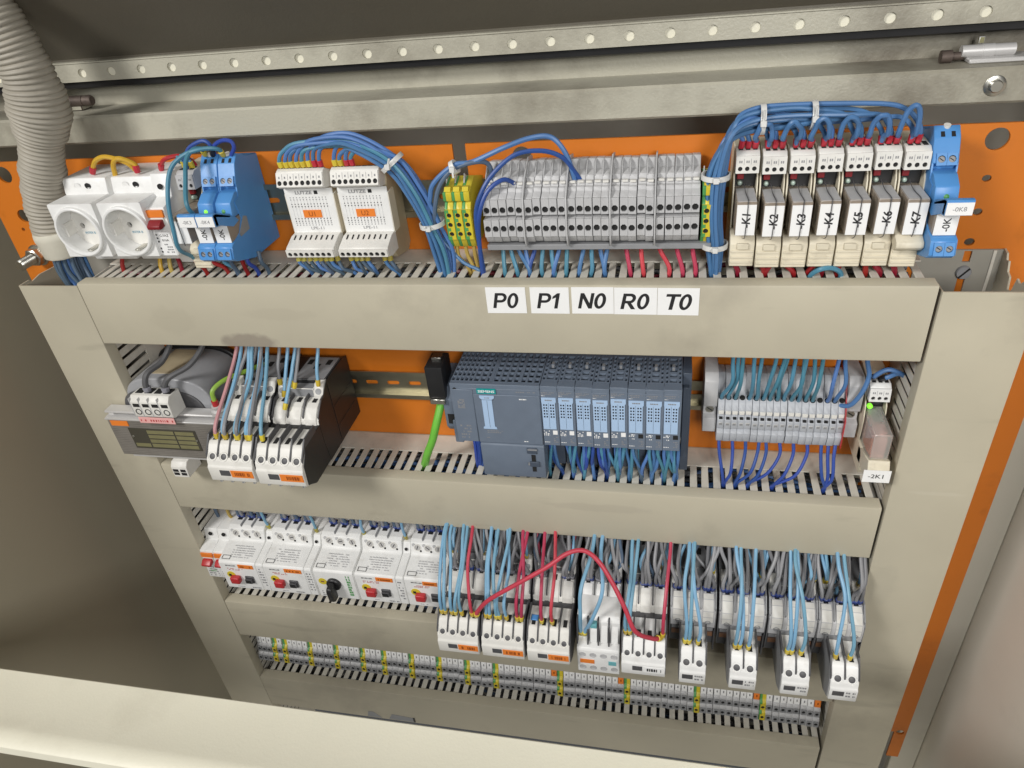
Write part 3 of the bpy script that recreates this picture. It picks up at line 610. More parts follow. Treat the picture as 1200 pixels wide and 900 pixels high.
# grey two-tier terminals in five groups
def grey_terminal(x, label):
    wd = 6.75; t = thing('terminal_block', label, 'terminal', (x, 0, R1), 'grey two tier terminals of the top row')
    pr = [(5, -22), (5, 33), (24, 37), (29, 30), (40, 28.5), (41, 25), (45, 25), (46, 22), (50, 22), (51, 19), (58, 16.5), (58, 2.5), (52, 1.5), (52, .5), (60, 0), (60, -15.5), (56, -22)]
    MB().prism(pr, .12, wd - .12, 'grey', 'x', .25).build('body', t)
    m = MB().sheet(rect(.25, wd - .25, -6.6, 6.8), [circ(wd * .48, -2.2, 2.7, 8, 2.9, .39)], (0, 60, 9.4), (1, 0, 0), (0, .02, 1), 1.7, 'grey', 'hole')
    m.sheet(rect(.25, wd - .25, -7.6, 7.4), [circ(wd * .48, -.6, 2.7, 8, 2.9, .39)], (0, 62, -7.6), (1, 0, 0), (0, .02, 1), 1.7, 'grey', 'hole').build('front', t)
    MB().prism([(29, 29.5), (24, 37), (30, 36.5), (41, 28)], .1, .9, 'grey').build('fin', t)
    MB().box(1, wd - 1, 44, 47.2, 24.2, 26, 'offw', .2).build('marker_bar', t)
    return t
gx = [28.2]; first = None
GRP = ['P0', 'P1', 'N0', 'R0', 'T0']
for g in range(5):
    for i in range(5):
        x = 28.4 + g * 35.4 + i * 6.78
        lb = f'{ORD[i]} grey terminal block of the group above sticker {GRP[g]}'
        if first is None: first = grey_terminal(x, lb)
        else: dup(first, (x, 0, R1), lb)
    if g < 4:
        p = MB().prism([(5, -25), (5, 36), (24, 40), (46, 30), (61, 18), (64, 0), (64, -17), (60, -25)], 0, 1.2, 'grey', 'x', .2).build('partition_plate', None, (28.4 + g * 35.4 + 33.95, 0, R1))
        tag(p, f'thin grey partition plate between terminal groups {GRP[g]} and {GRP[g+1]}', 'plate', 'partition plates')
p = MB().box(28, 214, 20, 57, -29.5, -24.5, 'grey2', .6).build('marker_rail', None, (0, 0, R1)); tag(p, 'grey strip along the foot of the two tier terminals', 'strip')

# ------------------------------------------------------------------ conduit
def conduit():
    t = thing('corrugated_conduit', 'grey corrugated conduit hanging down at the upper left', 'conduit', (-412, 45, 24))
    pts = spline([(-414, 45, 42), (-409, 45, 70), (-399, 45, 95), (-391, 45, 112), (-382, 45, 132), (-373, 45, 150), (-368, 45, 168), (-366, 46, 190), (-369, 48, 215), (-376, 50, 242), (-387, 52, 275)], 44)
    L = [0]
    for a, b in zip(pts, pts[1:]): L.append(L[-1] + (b - a).length)
    def base(s): # crumpled where the hose bends
        e = lambda c, w_: math.exp(-((s - c) / w_) ** 2)
        return 17.4 + 6.2 * e(122, 24) - 1.2 * e(84, 11) + .8 * e(66, 8) + 2.6 * e(190, 45)
    n = len(pts); m = MB()
    rf = lambda f: (lambda s: base(s) + 1.9 * (abs(math.sin(math.pi * s / 4.2)) ** .8) + .6 * math.sin(s * .33))(L[min(int(f * (n - 1) + .5), n - 1)])
    q = [p - Vector((-412, 45, 24)) for p in pts]
    m.tube(q, 26, 'conduit', 28, rf)
    m.build('hose', t)
    MB().lathe((0, 0, 0), (0, 0, 1), [(15, -7), (19.5, -6), (20.5, -4), (21.3, 10), (22.2, 13), (22.2, 17), (21.3, 20), (17, 20)], 'nut', 12).build('collar', t)
conduit()
t = thing('plate_bolt', 'grey threaded stud with nut below the conduit collar', 'bolt', (-494, 0, -3))
MB().lathe((0, 0, 0), (0, 1, 0), [(12, 0), (12, 2), (0, 2)], 'zinc', 20).build('washer', t)
MB().lathe((0, 2, 0), (0, 1, 0), [(10, 0), (10, 8), (8.6, 9), (0, 9)], 'zinc', 6).build('nut', t)
MB().lathe((0, 11, 0), (0, 1, 0), [(6 if i % 2 else 5.3, i * .9) for i in range(20)] + [(4.6, 18.5), (0, 18.5)], 'zinc', 14).build('stud', t)

# ------------------------------------------------------------------ second row (rail at z = -157)
R2 = -157
# transformer
TO = (-403, 0, -200)
t = thing('transformer', 'dark steel control transformer with brass nameplate and grey coil', 'transformer', TO)
ab(MB().box(-402, -268, 60, 100, -197, -148, 'steel', .8), 'core', t, TO)
ab(MB().box(-396, -272, 20, 60, -192, -150, 'dgrey', .5), 'core_rear', t, TO)
ab(MB().prism([(58, -149), (58, -146.4), (96, -146.4), (101, -147.5), (101, -149)], -403.5, -266, 'tin', 'x', .3), 'top_frame', t, TO)
ab(MB().prism([(84, -143), (84, -140.6), (95.5, -140.6), (96.5, -141.4), (96.5, -143)], -404, -258, 'tin', 'x', .3).box(-402, -396, 86, 94, -146.6, -143, 'tin').box(-268, -262, 86, 94, -146.6, -143, 'tin'), 'terminal_bracket', t, TO)
ab(MB().box(-392, -268, 62, 98, -200.5, -197.2, 'tin', .3), 'bottom_frame', t, TO)
def sup(cx, cz, a, b, n=40, p=3.2):
    out = []
    for i in range(n):
        th = 2 * math.pi * i / n; c, s = math.cos(th), math.sin(th)
        out.append((cx + a * math.copysign(abs(c) ** (2 / p), c), cz + b * math.copysign(abs(s) ** (2 / p), s)))
    return out
ab(MB().prism(sup(-333, -152, 52, 44), 16, 80, 'coil', 'd', 2.5, 3), 'coil', t, TO)
ab(MB().prism(sup(-333, -152, 55, 47.5), 10, 17, 'black', 'd', 1), 'coil_flange', t, TO)
ab(MB().prism(sup(-341, -156, 49, 34), 79, 82, 'dgrey', 'd', .8), 'coil_collar', t, TO)
ab(MB().box(-352, -316, 22, 70, -108.5, -107.4, 'ivoryd', .2), 'tape', t, TO)
np_ = ab(MB().box(-380, -299, 100, 100.6, -186, -159, 'dbrass', .1), 'nameplate', t, TO)
m = MB()
for r in range(4):
    for a, b2 in ((-358, -326), (-324, -302)): m.box(a, b2, 100.6, 100.75, -165.5 - 6 * r, -161 - 6 * r, 'brass')
    if r == 3: m.box(-378, -360, 100.6, 100.75, -165.5 - 6 * r, -161 - 6 * r, 'brass')
m.lathe((-377.5, 100.6, -170), (0, 1, 0), [(1.4, 0), (1, .8), (0, 1)], 'zinc', 10); m.lathe((-301, 100.6, -172), (0, 1, 0), [(1.4, 0), (1, .8), (0, 1)], 'zinc', 10)
o = m.build('engraving', np_)
ab(MB().box(-398, -377, 100, 100.8, -156.5, -150, 'otag', .1), 'orange_tag', t, TO)
tb = MB().prism([(84, -140.5), (84, -116), (101, -114.5), (106, -120), (106, -138), (103, -140.5)], -357, -312, 'offw', 'x', .5)
for i in range(4):
    tb.box(-354 + 11 * i, -346 + 11 * i, 88, 97, -116, -114.4, 'hole'); tb.box(-354.2 + 11 * i, -346.6 + 11 * i, 105.5, 106.3, -126, -122, 'hole')
    tb.lathe((-350.4 + 11 * i, 105.6, -132), (0, 1, 0), [(3.6, 0), (3.6, .8), (2.9, .8), (2.7, .3), (0, .3)], 'hole', 12)
    tb.box(-357.4 + 11 * i + (0 if i else .4), -356.8 + 11 * i + (0 if i else .4), 100, 106.4, -138, -116, 'grey')
tbo = ab(tb, 'terminal_block', t, TO)
ab(MB().box(-354, -312, 106.2, 106.8, -146, -138.6, 'pinkp', .1), 'pink_label', t, TO)
m = MB(); prints(m, -352, -314, -145, -140, 106.9, 1, 'red', .8, 1.5); ab(m, 'print', t, TO)['kind'] = 'stuff'
tb = MB().prism([(80, -222), (80, -201), (100, -203), (104, -208), (104, -222)], -345, -326, 'offw', 'x', .5)
for i in range(2):
    for k in range(2): tb.box(-343.5 + 9 * i, -337 + 9 * i, 103.6, 104.3, -214.5 - 4.6 * k, -211 - 4.6 * k, 'hole')
ab(tb, 'lower_terminal', t, TO)
ab(MB().lathe((-266, 92, -140.6), (0, .2, 1), [(7, 0), (7, 3), (9, 3), (8, 8), (5.5, 9), (5.5, 13), (0, 14)], 'tin', 10).lathe((-266, 95, -128), (0, 0, 1), [(3.4, 0), (3.4, 6), (0, 6)], 'red', 10), 'earth_screw', t, TO)

def aux_block(t, x0, wd, n, oz=0, do=0, side='dgrey', tone='offw', small=False, tagc='otag'):
    """auxiliary contact block clipped on the front of a contactor: n columns with screws"""
    A = lambda pr: [(a + do, b + oz) for a, b in pr]
    MB().prism(A([(86, -38), (86, 9.5), (104, 9.5), (130, 8), (140.5, -6), (142, -28.6), (128, -38)]), x0 + .2, x0 + wd - .2, side, 'x', .5).build('block_body', t)
    f = MB().prism(A([(104, -29), (104, 11), (130, 11), (133.5, 8), (143, -4), (144, -9), (146, -11), (146, -27), (143, -29.5)]), x0 + .9, x0 + wd - .9, tone, 'x', .5)
    cw = (wd - 1.8) / n
    for i in range(n): # screw cups under the channels
        cx = x0 + .9 + cw * (i + .5)
        f.lathe((cx, 139.5 + do, -1.5 + oz), (0, .78, .62), [(cw * .40, -1), (cw * .40, 1.9), (cw * .35, 1.9), (cw * .32, .9), (0, .9)], tone, 14)
        f.lathe((cx, 139.5 + do, -1.5 + oz), (0, .78, .62), [(cw * .30, .95), (cw * .24, 1.3), (0, 1.3)], 'dgrey', 12)
        f.box(cx - 2, cx + 2, 120 + do, 129 + do, 10.6 + oz, 11.5 + oz, 'hole')
        f.box(cx - 1.4, cx + 1.4, 137 + do, 142 + do, -33 + oz, -29 + oz, 'grey2', .3)
    f.build('face', t)
    for i in range(n + 1):
        cx = min(max(x0 + .9 + cw * i, x0 + .6), x0 + wd - .6)
        MB().prism(A([(105, 9), (105, 17), (127, 16.5), (140, 2), (141, -2), (131, 8)]), cx - .75, cx + .75, 'dgrey').build('rib', t)
    if small:
        MB().box(x0 + 3.5, x0 + wd * .52, 145.6 + do, 146.4 + do, -20 + oz, -13 + oz, 'dgrey', .3).build('window', t)
        m = MB(); prints(m, x0 + wd * .58, x0 + wd - 3, -22 + oz, -12 + oz, 146.15 + do, 2, 'inkg', .8); m.build('print', t)['kind'] = 'stuff'
    else:
        MB().box(x0 + wd * .26, x0 + wd * .48, 145.6 + do, 146.4 + do, -20.5 + oz, -13.5 + oz, 'dgrey', .3).build('window', t)
        MB().box(x0 + wd * .50, x0 + wd - 1.6, 146.02 + do, 146.6 + do, -21.5 + oz, -13 + oz, tagc, .1).build('name_tag', t)
        m = MB(); prints(m, x0 + wd * .58, x0 + wd - 5, -20 + oz, -14.5 + oz, 146.7 + do, 1, 'inkd' if tagc == 'otag' else 'ink', .85, .6, .8); m.build('print', t)['kind'] = 'stuff'
def contactor(x, rz, wd, label, group, n=4, aux=True, body='dgrey', tone='offw', main=3, small=None, oz=0, do=0, tagc='otag', auxtone='offw'):
    t = thing('contactor', label, 'contactor', (x, D3 if rz < -300 else 0, rz), group)
    MB().prism([(8, -37), (8, 37), (16, 40), (60, 40), (62, -37)], .4, wd - .4, body, 'x', .6).box(wd * .3, wd - 2, 18, 60, 40, 41.5, 'grey2', .5).build('base', t)
    g = MB()
    for i in range(3): g.box(wd * .36 + i * wd * .2, wd * .46 + i * wd * .2, 24 + 8 * (i % 2), 33 + 8 * (i % 2), 41.3, 41.9, 'hole')
    g.build('vent', t)
    # rear tier: coil terminals
    r = MB()
    for a in (1, wd - 11): r.prism([(58, 12), (58, 41), (66, 40), (73, 30), (74, 12)], a, a + 10, tone, 'x', .5); r.lathe((a + 5, 70, 33), (0, .8, .5), [(3.2, 0), (3.2, 1.4), (2.6, 1.4), (0, .9)], 'grey2', 12)
    r.box(11.5, wd - 11.5, 58, 70, 14, 36, 'grey2', .6)
    r.build('coil_terminals', t)
    # main tier
    f = MB().prism([(60, -32), (60, 26), (78, 26), (86, 22), (94, 14), (95.5, 8), (95.5, -9), (60, -10)], .6, wd - .6, 'grey' if small is not None else tone, 'x', .5)
    cw = (wd - 1.2) / main
    for i in range(main):
        cx = .6 + cw * (i + .5)
        f.prism([(80, 26.5), (86, 24), (95, 15.5), (96.5, 8), (96.5, 0), (80, 0)], cx - cw * .36, cx + cw * .36, tone, 'x', .4)
        f.lathe((cx, 96.3, 0), (0, 1, -.05), [(cw * .2, -.3), (cw * .2, .5), (cw * .15, .5), (cw * .14, .1), (0, .1)], 'grey2', 12)
        f.box(cx - 2.2, cx + 2.2, 72, 79, 25.4, 26.4, 'hole')
    f.build('main_terminals', t)
    for i in range(main + 1):
        cx = min(max(.6 + cw * i, .8), wd - .8)
        MB().prism([(66, 24), (66, 31), (80, 30), (93, 18), (93, 12)], cx - .7, cx + .7, 'dgrey' if small is None else 'grey2').build('rib', t)
    k = MB().box(.6, wd - .6, 60, 92, -38, -10.2, 'dgrey', .6)
    if small is not None:
        k.box(2, wd - 2, 91.5, 93, -26, -19, 'brown', .3); k.box(2, wd - 2, 91.6, 93.4, -17, -11.5, 'grey2', .4)
        for a in (.25, .75): k.lathe((wd * a, 93, -14), (0, 1, 0), [(2.6, 0), (2.6, .9), (0, .9)], 'tin', 12)
        k.prism([(80, -30), (96, -12), (96, -44), (90, -48)], wd - 1.6, wd - .2, 'dgrey')
    k.build('front_face', t)
    sp = [(8, -37), (8, 38), (16, 40.5), (60, 41), (72, 32), (86, 23), (95, 14), (95, -12), (92, -38)]
    for a in (0, wd - .35): MB().prism(sp, a, a + .35, body).build('side_plate', t)
    MB().box(wd - .2, wd + .35, 14, 58, 6, 7.2, body).box(wd - .2, wd + .35, 14, 58, -18, -16.8, body).box(wd - .2, wd + .5, 60, 61.4, -34, 36, body).build('side_ribs', t)
    if small is not None: aux_block(t, small, 27.5, 2, oz, do, 'grey2', 'white', True)
    elif aux: aux_block(t, 0, wd, n, oz, do, body, auxtone, False, tagc)
    return t
contactor(-261, R2 + 1, 51, 'black and white contactor with pink wire beside the transformer', 'contactors of the second row', body='black')
contactor(-208.5, R2, 52, 'black and white contactor right of the pink wired one', 'contactors of the second row', body='black')

# controller station
def vents(mb, x0, x1, d0, d1, nx, nd, z, m, frx=.62, frd=.62):
    cw = (x1 - x0) / nx; cd = (d1 - d0) / nd; hs = []
    for i in range(nx):
        for j in range(nd): hs.append(rect(x0 + cw * (i + .5 - frx / 2), x0 + cw * (i + .5 + frx / 2), d0 + cd * (j + .5 - frd / 2), d0 + cd * (j + .5 + frd / 2)))
    mb.sheet(rect(x0, x1, d0, d1), hs, (0, 0, z), (1, 0, 0), (0, 1, 0), -3, m)
PO = (-20, 0, R2)
t = thing('programmable_controller', 'slate blue controller processor with the teal maker strip', 'controller', PO)
m = MB().box(0, 87, 12, 77, -16, 48.5, 'plc', .7).box(0, 87, 12, 20, 48.5, 53, 'plc').box(0, 87, 72, 77, 48, 53, 'plc', .5)
m.build('housing', t)
MB().box(.5, 86.5, 20.5, 71.5, 48.4, 48.7, 'hole').build('vent_floor', t)
m = MB(); vents(m, .2, 22, 20, 72, 5, 6, 53, 'plc', .62, .8); vents(m, 22, 86.8, 20, 72, 10, 6, 53, 'plc', .68, .78); m.box(38, 41, 20, 72, 50.5, 53.2, 'plc').box(66, 69, 20, 72, 50.5, 53.2, 'plc').build('vent_grille', t)
MB().box(.3, 22, 76.9, 78, -15.5, 47, 'plc', .5).build('left_panel', t)
MB().box(22.5, 86.6, 76.9, 78.4, -15.5, 42.4, 'plc', .5).build('front_flap', t)
MB().prism([(40, -59), (40, -16.5), (77.5, -16.5), (79, -18), (79, -57), (77, -59)], 23, 87, 'plc', 'x', .6).build('lower_cover', t)
m = MB().box(70, 80, 78.8, 80.4, -26, -19, 'plcd', .4).box(70.5, 80.5, 79, 80.6, -22, -19.5, 'grey2', .3).box(74, 78, 78.8, 79.8, -49, -28, 'hole').box(72, 82, 79, 81, -42, -36, 'plcd', .4).box(70, 74, 79, 80.5, -41, -37.5, 'grey2', .3); m.build('latch', t)
nc = MB().box(26.5, 45, 77.2, 78.2, 43.2, 48.6, 'teal').build('maker_strip', t)
text(nc, 'SIEMENS', 2.8, (35.8, 78.35, 45.9), m='paper', bold=.02, sx=1.15)
MB().sheet([(29, 2), (42.5, 2), (42, 4), (40.5, 5), (40.5, 37), (43, 39), (43, 41.5), (28.6, 41.5), (28.6, 39), (30.6, 37), (30.6, 5), (29, 4)], [], (0, 79, 0), (1, 0, 0), (0, 0, 1), .5, 'plcl').box(35.5, 35.8, 79, 79.1, 4, 36, 'plcd').box(29, 42.6, 79, 79.1, 36.6, 36.9, 'plcd').build('label_card', t)
m = MB(); prints(m, 33.5, 38.5, 38, 40, 79.1, 1, 'inkg', .9); prints(m, 32, 48, -3.5, .5, 78.55, 2, 'inkg', .8); prints(m, 67, 74, 37, 39.5, 78.55, 1, 'paper', .9, .4); prints(m, 62, 84, 44.5, 46.5, 77.15, 1, 'inkg', .8); prints(m, 5, 16, -12, 6, 78.15, 5, 'inkg', .6); prints(m, 6, 13, 25, 36, 78.15, 6, 'inkg', .75, .2, .8); prints(m, 68, 72, -13, -11, 78.55, 1, 'paper', .9); prints(m, 31, 34, -10, -8, 78.55, 1, 'inkg', .9); m.build('print', t)['kind'] = 'stuff'
MB().lathe((4.5, 77, 46.5), (0, 1, 0), [(2, 0), (2, .3), (0, .3)], 'hole', 12).build('lamp_port', t)
m = MB().prism([(12, -35), (12, 35), (46, 28), (52, 14), (52, -18), (46, -26)], -19, -4.5, 'plc', 'x', .6).prism([(30, -12), (60, -4), (60, -32), (40, -36)], -9, -.5, 'plc', 'x', .6).box(-16, -9, 51.5, 52.5, -14, -2, 'hole'); m.build('bus_adapter', t)
def io_module(x, label, n, white, idx):
    wd = 16.05; t = thing('io_module', label, 'module', (x, 0, R2), 'slate blue input output modules')
    MB().box(0, wd, 12, 77, -16.5, 48.5, 'plc', .5).box(0, wd, 66, 77, 48, 53, 'plc', .4).box(0, wd, 12, 22, 48, 53, 'plc').build('housing', t)
    MB().box(.3, wd - .3, 22.2, 65.8, 48.4, 48.7, 'hole').build('vent_floor', t)
    m = MB(); vents(m, .1, 4.2, 22, 66, 1, 6, 53, 'plc', .5, .75); vents(m, 4.2, wd - 4.2, 22, 66, 1, 5, 53, 'plc', .86, .62); vents(m, wd - 4.2, wd - .1, 22, 66, 1, 6, 53, 'plc', .5, .75); m.box(6.4, 9.6, 38, 44, 52, 56, 'grey2', .4); m.build('vent_grille', t)
    MB().sheet([(.9, 4), (13.4, 4), (13.4, 34), (14.4, 36), (14.4, 40.5), (.6, 40.5), (.6, 36), (.9, 34)], [], (0, 77.7, 0), (1, 0, 0), (0, 0, 1), .7, 'plcl').build('label_card', t)
    m = MB().box(7, 7.2, 77.7, 77.85, 5, 35, 'plcd')
    for i in range(5):
        for a in (2.2, 4.6, 8.6, 11): m.box(a, a + 1.3, 77.7, 77.85, 31.5 - 3.4 * i, 33.2 - 3.4 * i, 'ink')
    prints(m, 4, 11, 36.6, 39.2, 77.85, 1, 'inkg', .9, .3)
    prints(m, .8, 13, 43.5, 47, 77.15, 2, 'inkg', .8); prints(m, .8, 4, 42, 43, 77.15, 1, 'paper', .9)
    prints(m, .8, 6.5, -4.5, 2, 77.15, 4, 'paper', .75, .8, .7); prints(m, 10, 14.5, -13, -5, 77.15, 4, 'inkg', .8); prints(m, 1, 6, -13, -11.5, 77.15, 1, 'paper', .9)
    m.build('print', t)['kind'] = 'stuff'
    MB().box(9.6, 14, 77, 77.4, -2.6, 2, 'paper' if white else 'hole').build('colour_code_plate', t)
    MB().box(.4, wd - .4, 10, 50, -62, -16.8, 'plcd', .5).box(2, 5, 50, 54, -24, -18, 'grey', .4).build('base_unit', t)
    return t
mods = {}
for i in range(8):
    wh = i < 5; lb = f'{ORD[i]} slate blue module from the processor, with a {"white" if wh else "black"} colour plate'
    x = 67.4 + 16.2 * i
    if wh not in mods: mods[wh] = io_module(x, lb, i, wh, i)
    else: dup(mods[wh], (x, 0, R2), lb)
t = thing('end_module', 'narrow dark slate end module closing the controller row', 'module', (197.2, 0, R2), )
MB().box(0, 8, 12, 50, -62, 54, 'plcd', .6).box(.5, 6, 50, 56, -40, 42, 'plcd', .5).build('housing', t)
MB().box(-5, 0, 48, 54, -26, -18, 'offw', .6).build('release_tab', t)
t = thing('network_plug', 'black metal network plug left of the controller with green cable', 'plug', (-52, 0, R2))
MB().box(0, 18, 24, 54, 18, 55, 'black', 1.2, 2).build('shell', t)
MB().box(1, 17, 22, 56, 12, 18.2, 'zinc', .6).build('clamp', t); MB().box(4, 14, 30, 40, 54.8, 58, 'zinc', .5).build('latch_tab', t)
wire([(-43, 41, -143), (-44, 46, -152), (-49, 56, -170), (-56, 59, -190), (-64, 58, -210), (-72, 52, -228), (-82, 40, -246)], 'wgr', 'bright green network cable hanging from the black plug', r=4.2, name='network_cable', cat='cable', n=12)

# grey spring terminals
def spring_terminal(x, label):
    wd = 6.2; t = thing('terminal_block', label, 'terminal', (x, 0, R2), 'grey spring terminals of the second row')
    MB().prism([(6, -26), (6, 37), (26, 41), (30, 36), (36, 24), (42, 18), (46, 12), (46, 7), (44, 6), (49, 2), (49, -8), (47, -9), (51, -12), (49, -23), (30, -28)], .1, wd - .1, 'sgrey', 'x', .25).build('body', t)
    MB().lathe((wd / 2, 39, 21.4), (0, .55, .83), [(2.5, -.5), (2.5, .6), (2, .6), (1.9, .2), (0, .2)], 'hole', 12).box(1.6, wd - 1.6, 47.5, 49.3, 3, 5, 'hole').build('clamp_hole', t)
    MB().box(.7, wd - .7, 44, 47.4, 7.4, 11, 'offw', .2).box(1.4, wd - 1.4, 48.6, 49.4, -4, -1, 'grey2', .2).build('marker', t)
    return t
f0 = None
for i in range(18):
    lb = f'{ORD[i]} grey spring terminal from the left bracket in the second row'; x = 230.6 + 6.22 * i
    f0 = dup(f0, (x, 0, R2), lb) if f0 else spring_terminal(x, lb)
for x, s, wd in ((217.5, 'left', 12.5), (343.2, 'right', 13)):
    t = thing('end_bracket', f'grey end bracket at the {s} end of the spring terminals', 'bracket', (x, 0, R2), 'grey end brackets')
    MB().prism([(5, -20), (5, 45), (34, 46), (42, 40), (42, 12), (36, 10), (36, 0), (42, -2), (42, -18)], 0, wd, 'grey', 'x', .6).build('body', t)
    MB().screw((wd / 2, 36, 5), (0, 1, 0), 3.4).build('screw', t)
    if s == 'right': MB().prism([(6, -26), (6, 40), (30, 42), (52, 8), (52, -24)], -.9, -.1, 'red').build('red_partition', t)
t = relay_unit(358.5, R2, '', 'relay module tagged 2K1 with a clear case and lit green lamp', 'single relay modules', 'white')
MB().box(2, 17, 36, 80, -18, 15, 'clear2', .8).build('relay_case', t); MB().box(4, 15, 38, 72, -14, 8, 'pinkp', 1).box(4, 15, 38, 60, 8.2, 13, 'grey', .6).build('relay_core', t)
MB().lathe((4.6, 40, 18.4), (0, 1, .2), [(2.4, 0), (2.4, 3), (1.6, 4), (0, 4.4)], 'led', 12).build('green_lamp', t)
MB().prism([(50, -20), (84, -10), (88, -18), (86, -30), (50, -34)], 0, 18, 'ivory', 'x', .6).build('flap', t)
nc = MB().box(-3, 19.5, 88.2, 88.8, -31, -17.5, 'paper').build('tag_card', t); text(nc, '-2K1', 4.4, (7.5, 88.95, -24), name='tag_lettering', bold=.008, sx=1.15)

# ------------------------------------------------------------------ third row (rail at z = -398)
R3 = -374; D3 = 14; R3W = -398
profb = [(5, -45), (5, 38), (47, 37), (51, 22), (68, 19), (70, -26), (50, -30), (45, -45)]
for i, x in enumerate((-381, -362.6)):
    t = breaker(x, R3, 18.2, ['leftmost white breaker with red lever in the third row', 'second white breaker with red lever, next to the first motor starter'][i], profb, 6, red='red')
    m = MB(); prints(m, 3, 16, -24, -6, 70.2, 5, 'inkg', .7); prints(m, 6, 14, -16, -10, 70.3, 2, 'green', .5); m.build('print', t)['kind'] = 'stuff'
def motor_starter(x, label, rot=False, wd=61):
    t = thing('motor_starter', label, 'motor starter', (x, D3, R3 - 5), 'white motor protection switches')
    wm = wd - 10 if not rot else wd
    MB().prism([(5, -45), (5, 40), (44, 40), (49, 37.5), (53, 25), (56, 23), (84, 18.5), (86, 16), (86, -27), (84, -29), (50, -32), (45, -45)], 0, wm, 'white', 'x', .7, 2).build('housing', t)
    if not rot: MB().prism([(5, -45), (5, 35), (46, 35), (52, 23), (84, 18), (85.6, 15.5), (85.6, -27), (83.6, -29), (50, -32), (45, -45)], wm + .4, wd - .3, 'white', 'x', .6, 2).lathe((wd - 5, 51, 28), (0, 1, .3), [(2, -.3), (2, .6), (1.5, .6), (0, .2)], 'hole', 10).build('side_contact', t)
    s = MB()
    for i in range(3):
        cx = wm * (.2 + .3 * i)
        s.lathe((cx, 50.8, 32), (0, 1, .28), [(4.6, -.5), (4.6, .6), (3.7, .6), (3.4, -.1), (0, -.1)], 'offw', 16)
        s.lathe((cx - 4.6, 50, 35.2), (0, 1, .28), [(2, -.2), (2, .5), (1.3, .5), (0, .2)], 'grey', 10); s.lathe((cx + 4, 52, 28), (0, 1, .28), [(1.3, -.2), (1.3, .5), (0, .3)], 'hole', 8)
        s.screw((cx, 51, 32), (0, 1, .28), 2.9, 'tin', random.uniform(0, 3))
        if i: s.box(cx - wm * .15 - .6, cx - wm * .15 + .6, 30, 46.5, 36, 42, 'grey2')
        s.box(cx - 3, cx + 3, 24, 36, 39.4, 40.6, 'hole')
    s.build('terminals', t)
    Uz = Vector((0, -28, 6)).normalized()
    m = MB()
    for r in range(6):
        for c in range(8):
            if random.random() < .85: m.sheet(rect(13 + c * 3.7, 13 + c * 3.7 + random.uniform(1.5, 3.2), 5 + r * 3.1, 6.4 + r * 3.1), [], (0, 84, 18.75), (1, 0, 0), Uz, .1, 'grey')
    m.sheet(rect(3, 14, 2, 7.5), [rect(3.6, 13.4, 2.6, 6.9)], (0, 84, 18.85), (1, 0, 0), Uz, .1, 'ink'); m.build('rating_print', t)
    if not rot:
        MB().box(wm * .52, wm - 3, 85.8, 86.6, 9.5, 15.6, 'otag', .1).build('orange_tag', t)
        text(t, 'MOELLER', 2, (15, 86.2, 12.5), name='print', bold=.02, sx=1.2)
        m = MB(); prints(m, 9, 30, 4.5, 8.5, 86.15, 2, 'red', .6, .4, .5); prints(m, 34, 49, -26, -22, 86.15, 1, 'inkg', .7); prints(m, 14, 24, -25, -23, 86.15, 1, 'inkg', .8); prints(m, wm * .58, wm - 6, 11, 14, 86.75, 1, 'inkd', .85, .4, .8); prints(m, wm + 2, wd - 2, -20, 12, 85.8, 7, 'inkg', .6); m.build('print', t)['kind'] = 'stuff'
        MB().lathe((11.5, 85.8, -3.5), (0, 1, 0), [(5.6, 0), (5.6, .8), (0, .8)], 'yellow', 18).box(8.5, 12, 86.4, 86.9, -5.5, -2, 'ink').build('yellow_disc', t)
        MB().box(12, 24, 86, 93, -13, -3, 'red', 1.6, 3).build('stop_button', t)
        MB().box(30, 41, 85.6, 88, -14.5, -3.5, 'dgrey', .6).box(31, 40, 88, 91, -12.5, -5, 'black', 1, 2).build('start_button', t)
    else:
        MB().lathe((wd * .47, 86, -2), (0, 1, 0), [(9, 0), (9, 3), (8, 4), (0, 4)], 'black', 24).prism([(90, -20), (90, 3), (93, 6), (101, 4), (103, 0), (102, -16), (98, -20)], wd * .47 - 3.2, wd * .47 + 3.2, 'black', 'x', 1.2, 2).build('rotary_knob', t)
        MB().lathe((9, 85.8, 0), (0, 1, 0), [(5.2, 0), (5.2, .7), (0, .7)], 'yellow', 18).box(7, 11, 86.3, 86.8, -1, 1, 'brown').build('yellow_dial', t)
        m = MB(); prints(m, wd * .80, wd * .90, -22, 13, 86.2, 8, 'green', .9, .3, .8); prints(m, 4, 16, -26, -16, 86.2, 3, 'inkg', .6); m.build('print', t)['kind'] = 'stuff'
    return t
motor_starter(-343.5, 'motor starter with red button, first from the left in the third row', wd=58.5)
motor_starter(-284.5, 'motor starter with red button, left of the rotary knob starter', wd=63)
motor_starter(-219, 'motor starter with a black rotary knob', True, 50)
motor_starter(-166.5, 'motor starter with red button, right of the rotary knob starter', wd=60)
motor_starter(-105.5, 'motor starter with red button beside the light blue wires', wd=52.5)
G3 = 'contactors of the third row'
contactor(-52, R3, 47, 'contactor in the third row with blue wires, next to the motor starters', G3, body='dgrey')
contactor(-3, R3, 47.5, 'contactor with orange tag in the third row, second from the motor starters', G3, body='dgrey')
contactor(46.5, R3, 46.5, 'contactor with a blue marker scrap and two red wires', G3, body='dgrey')
tb3 = MB().box(3, 11, 117, 124, 22, 24, 'blue', .5).build('marker_scrap', None, (46.5, D3, R3 - 11.5)); tag(tb3, 'small blue marker scrap lying on the third contactor', 'marker')
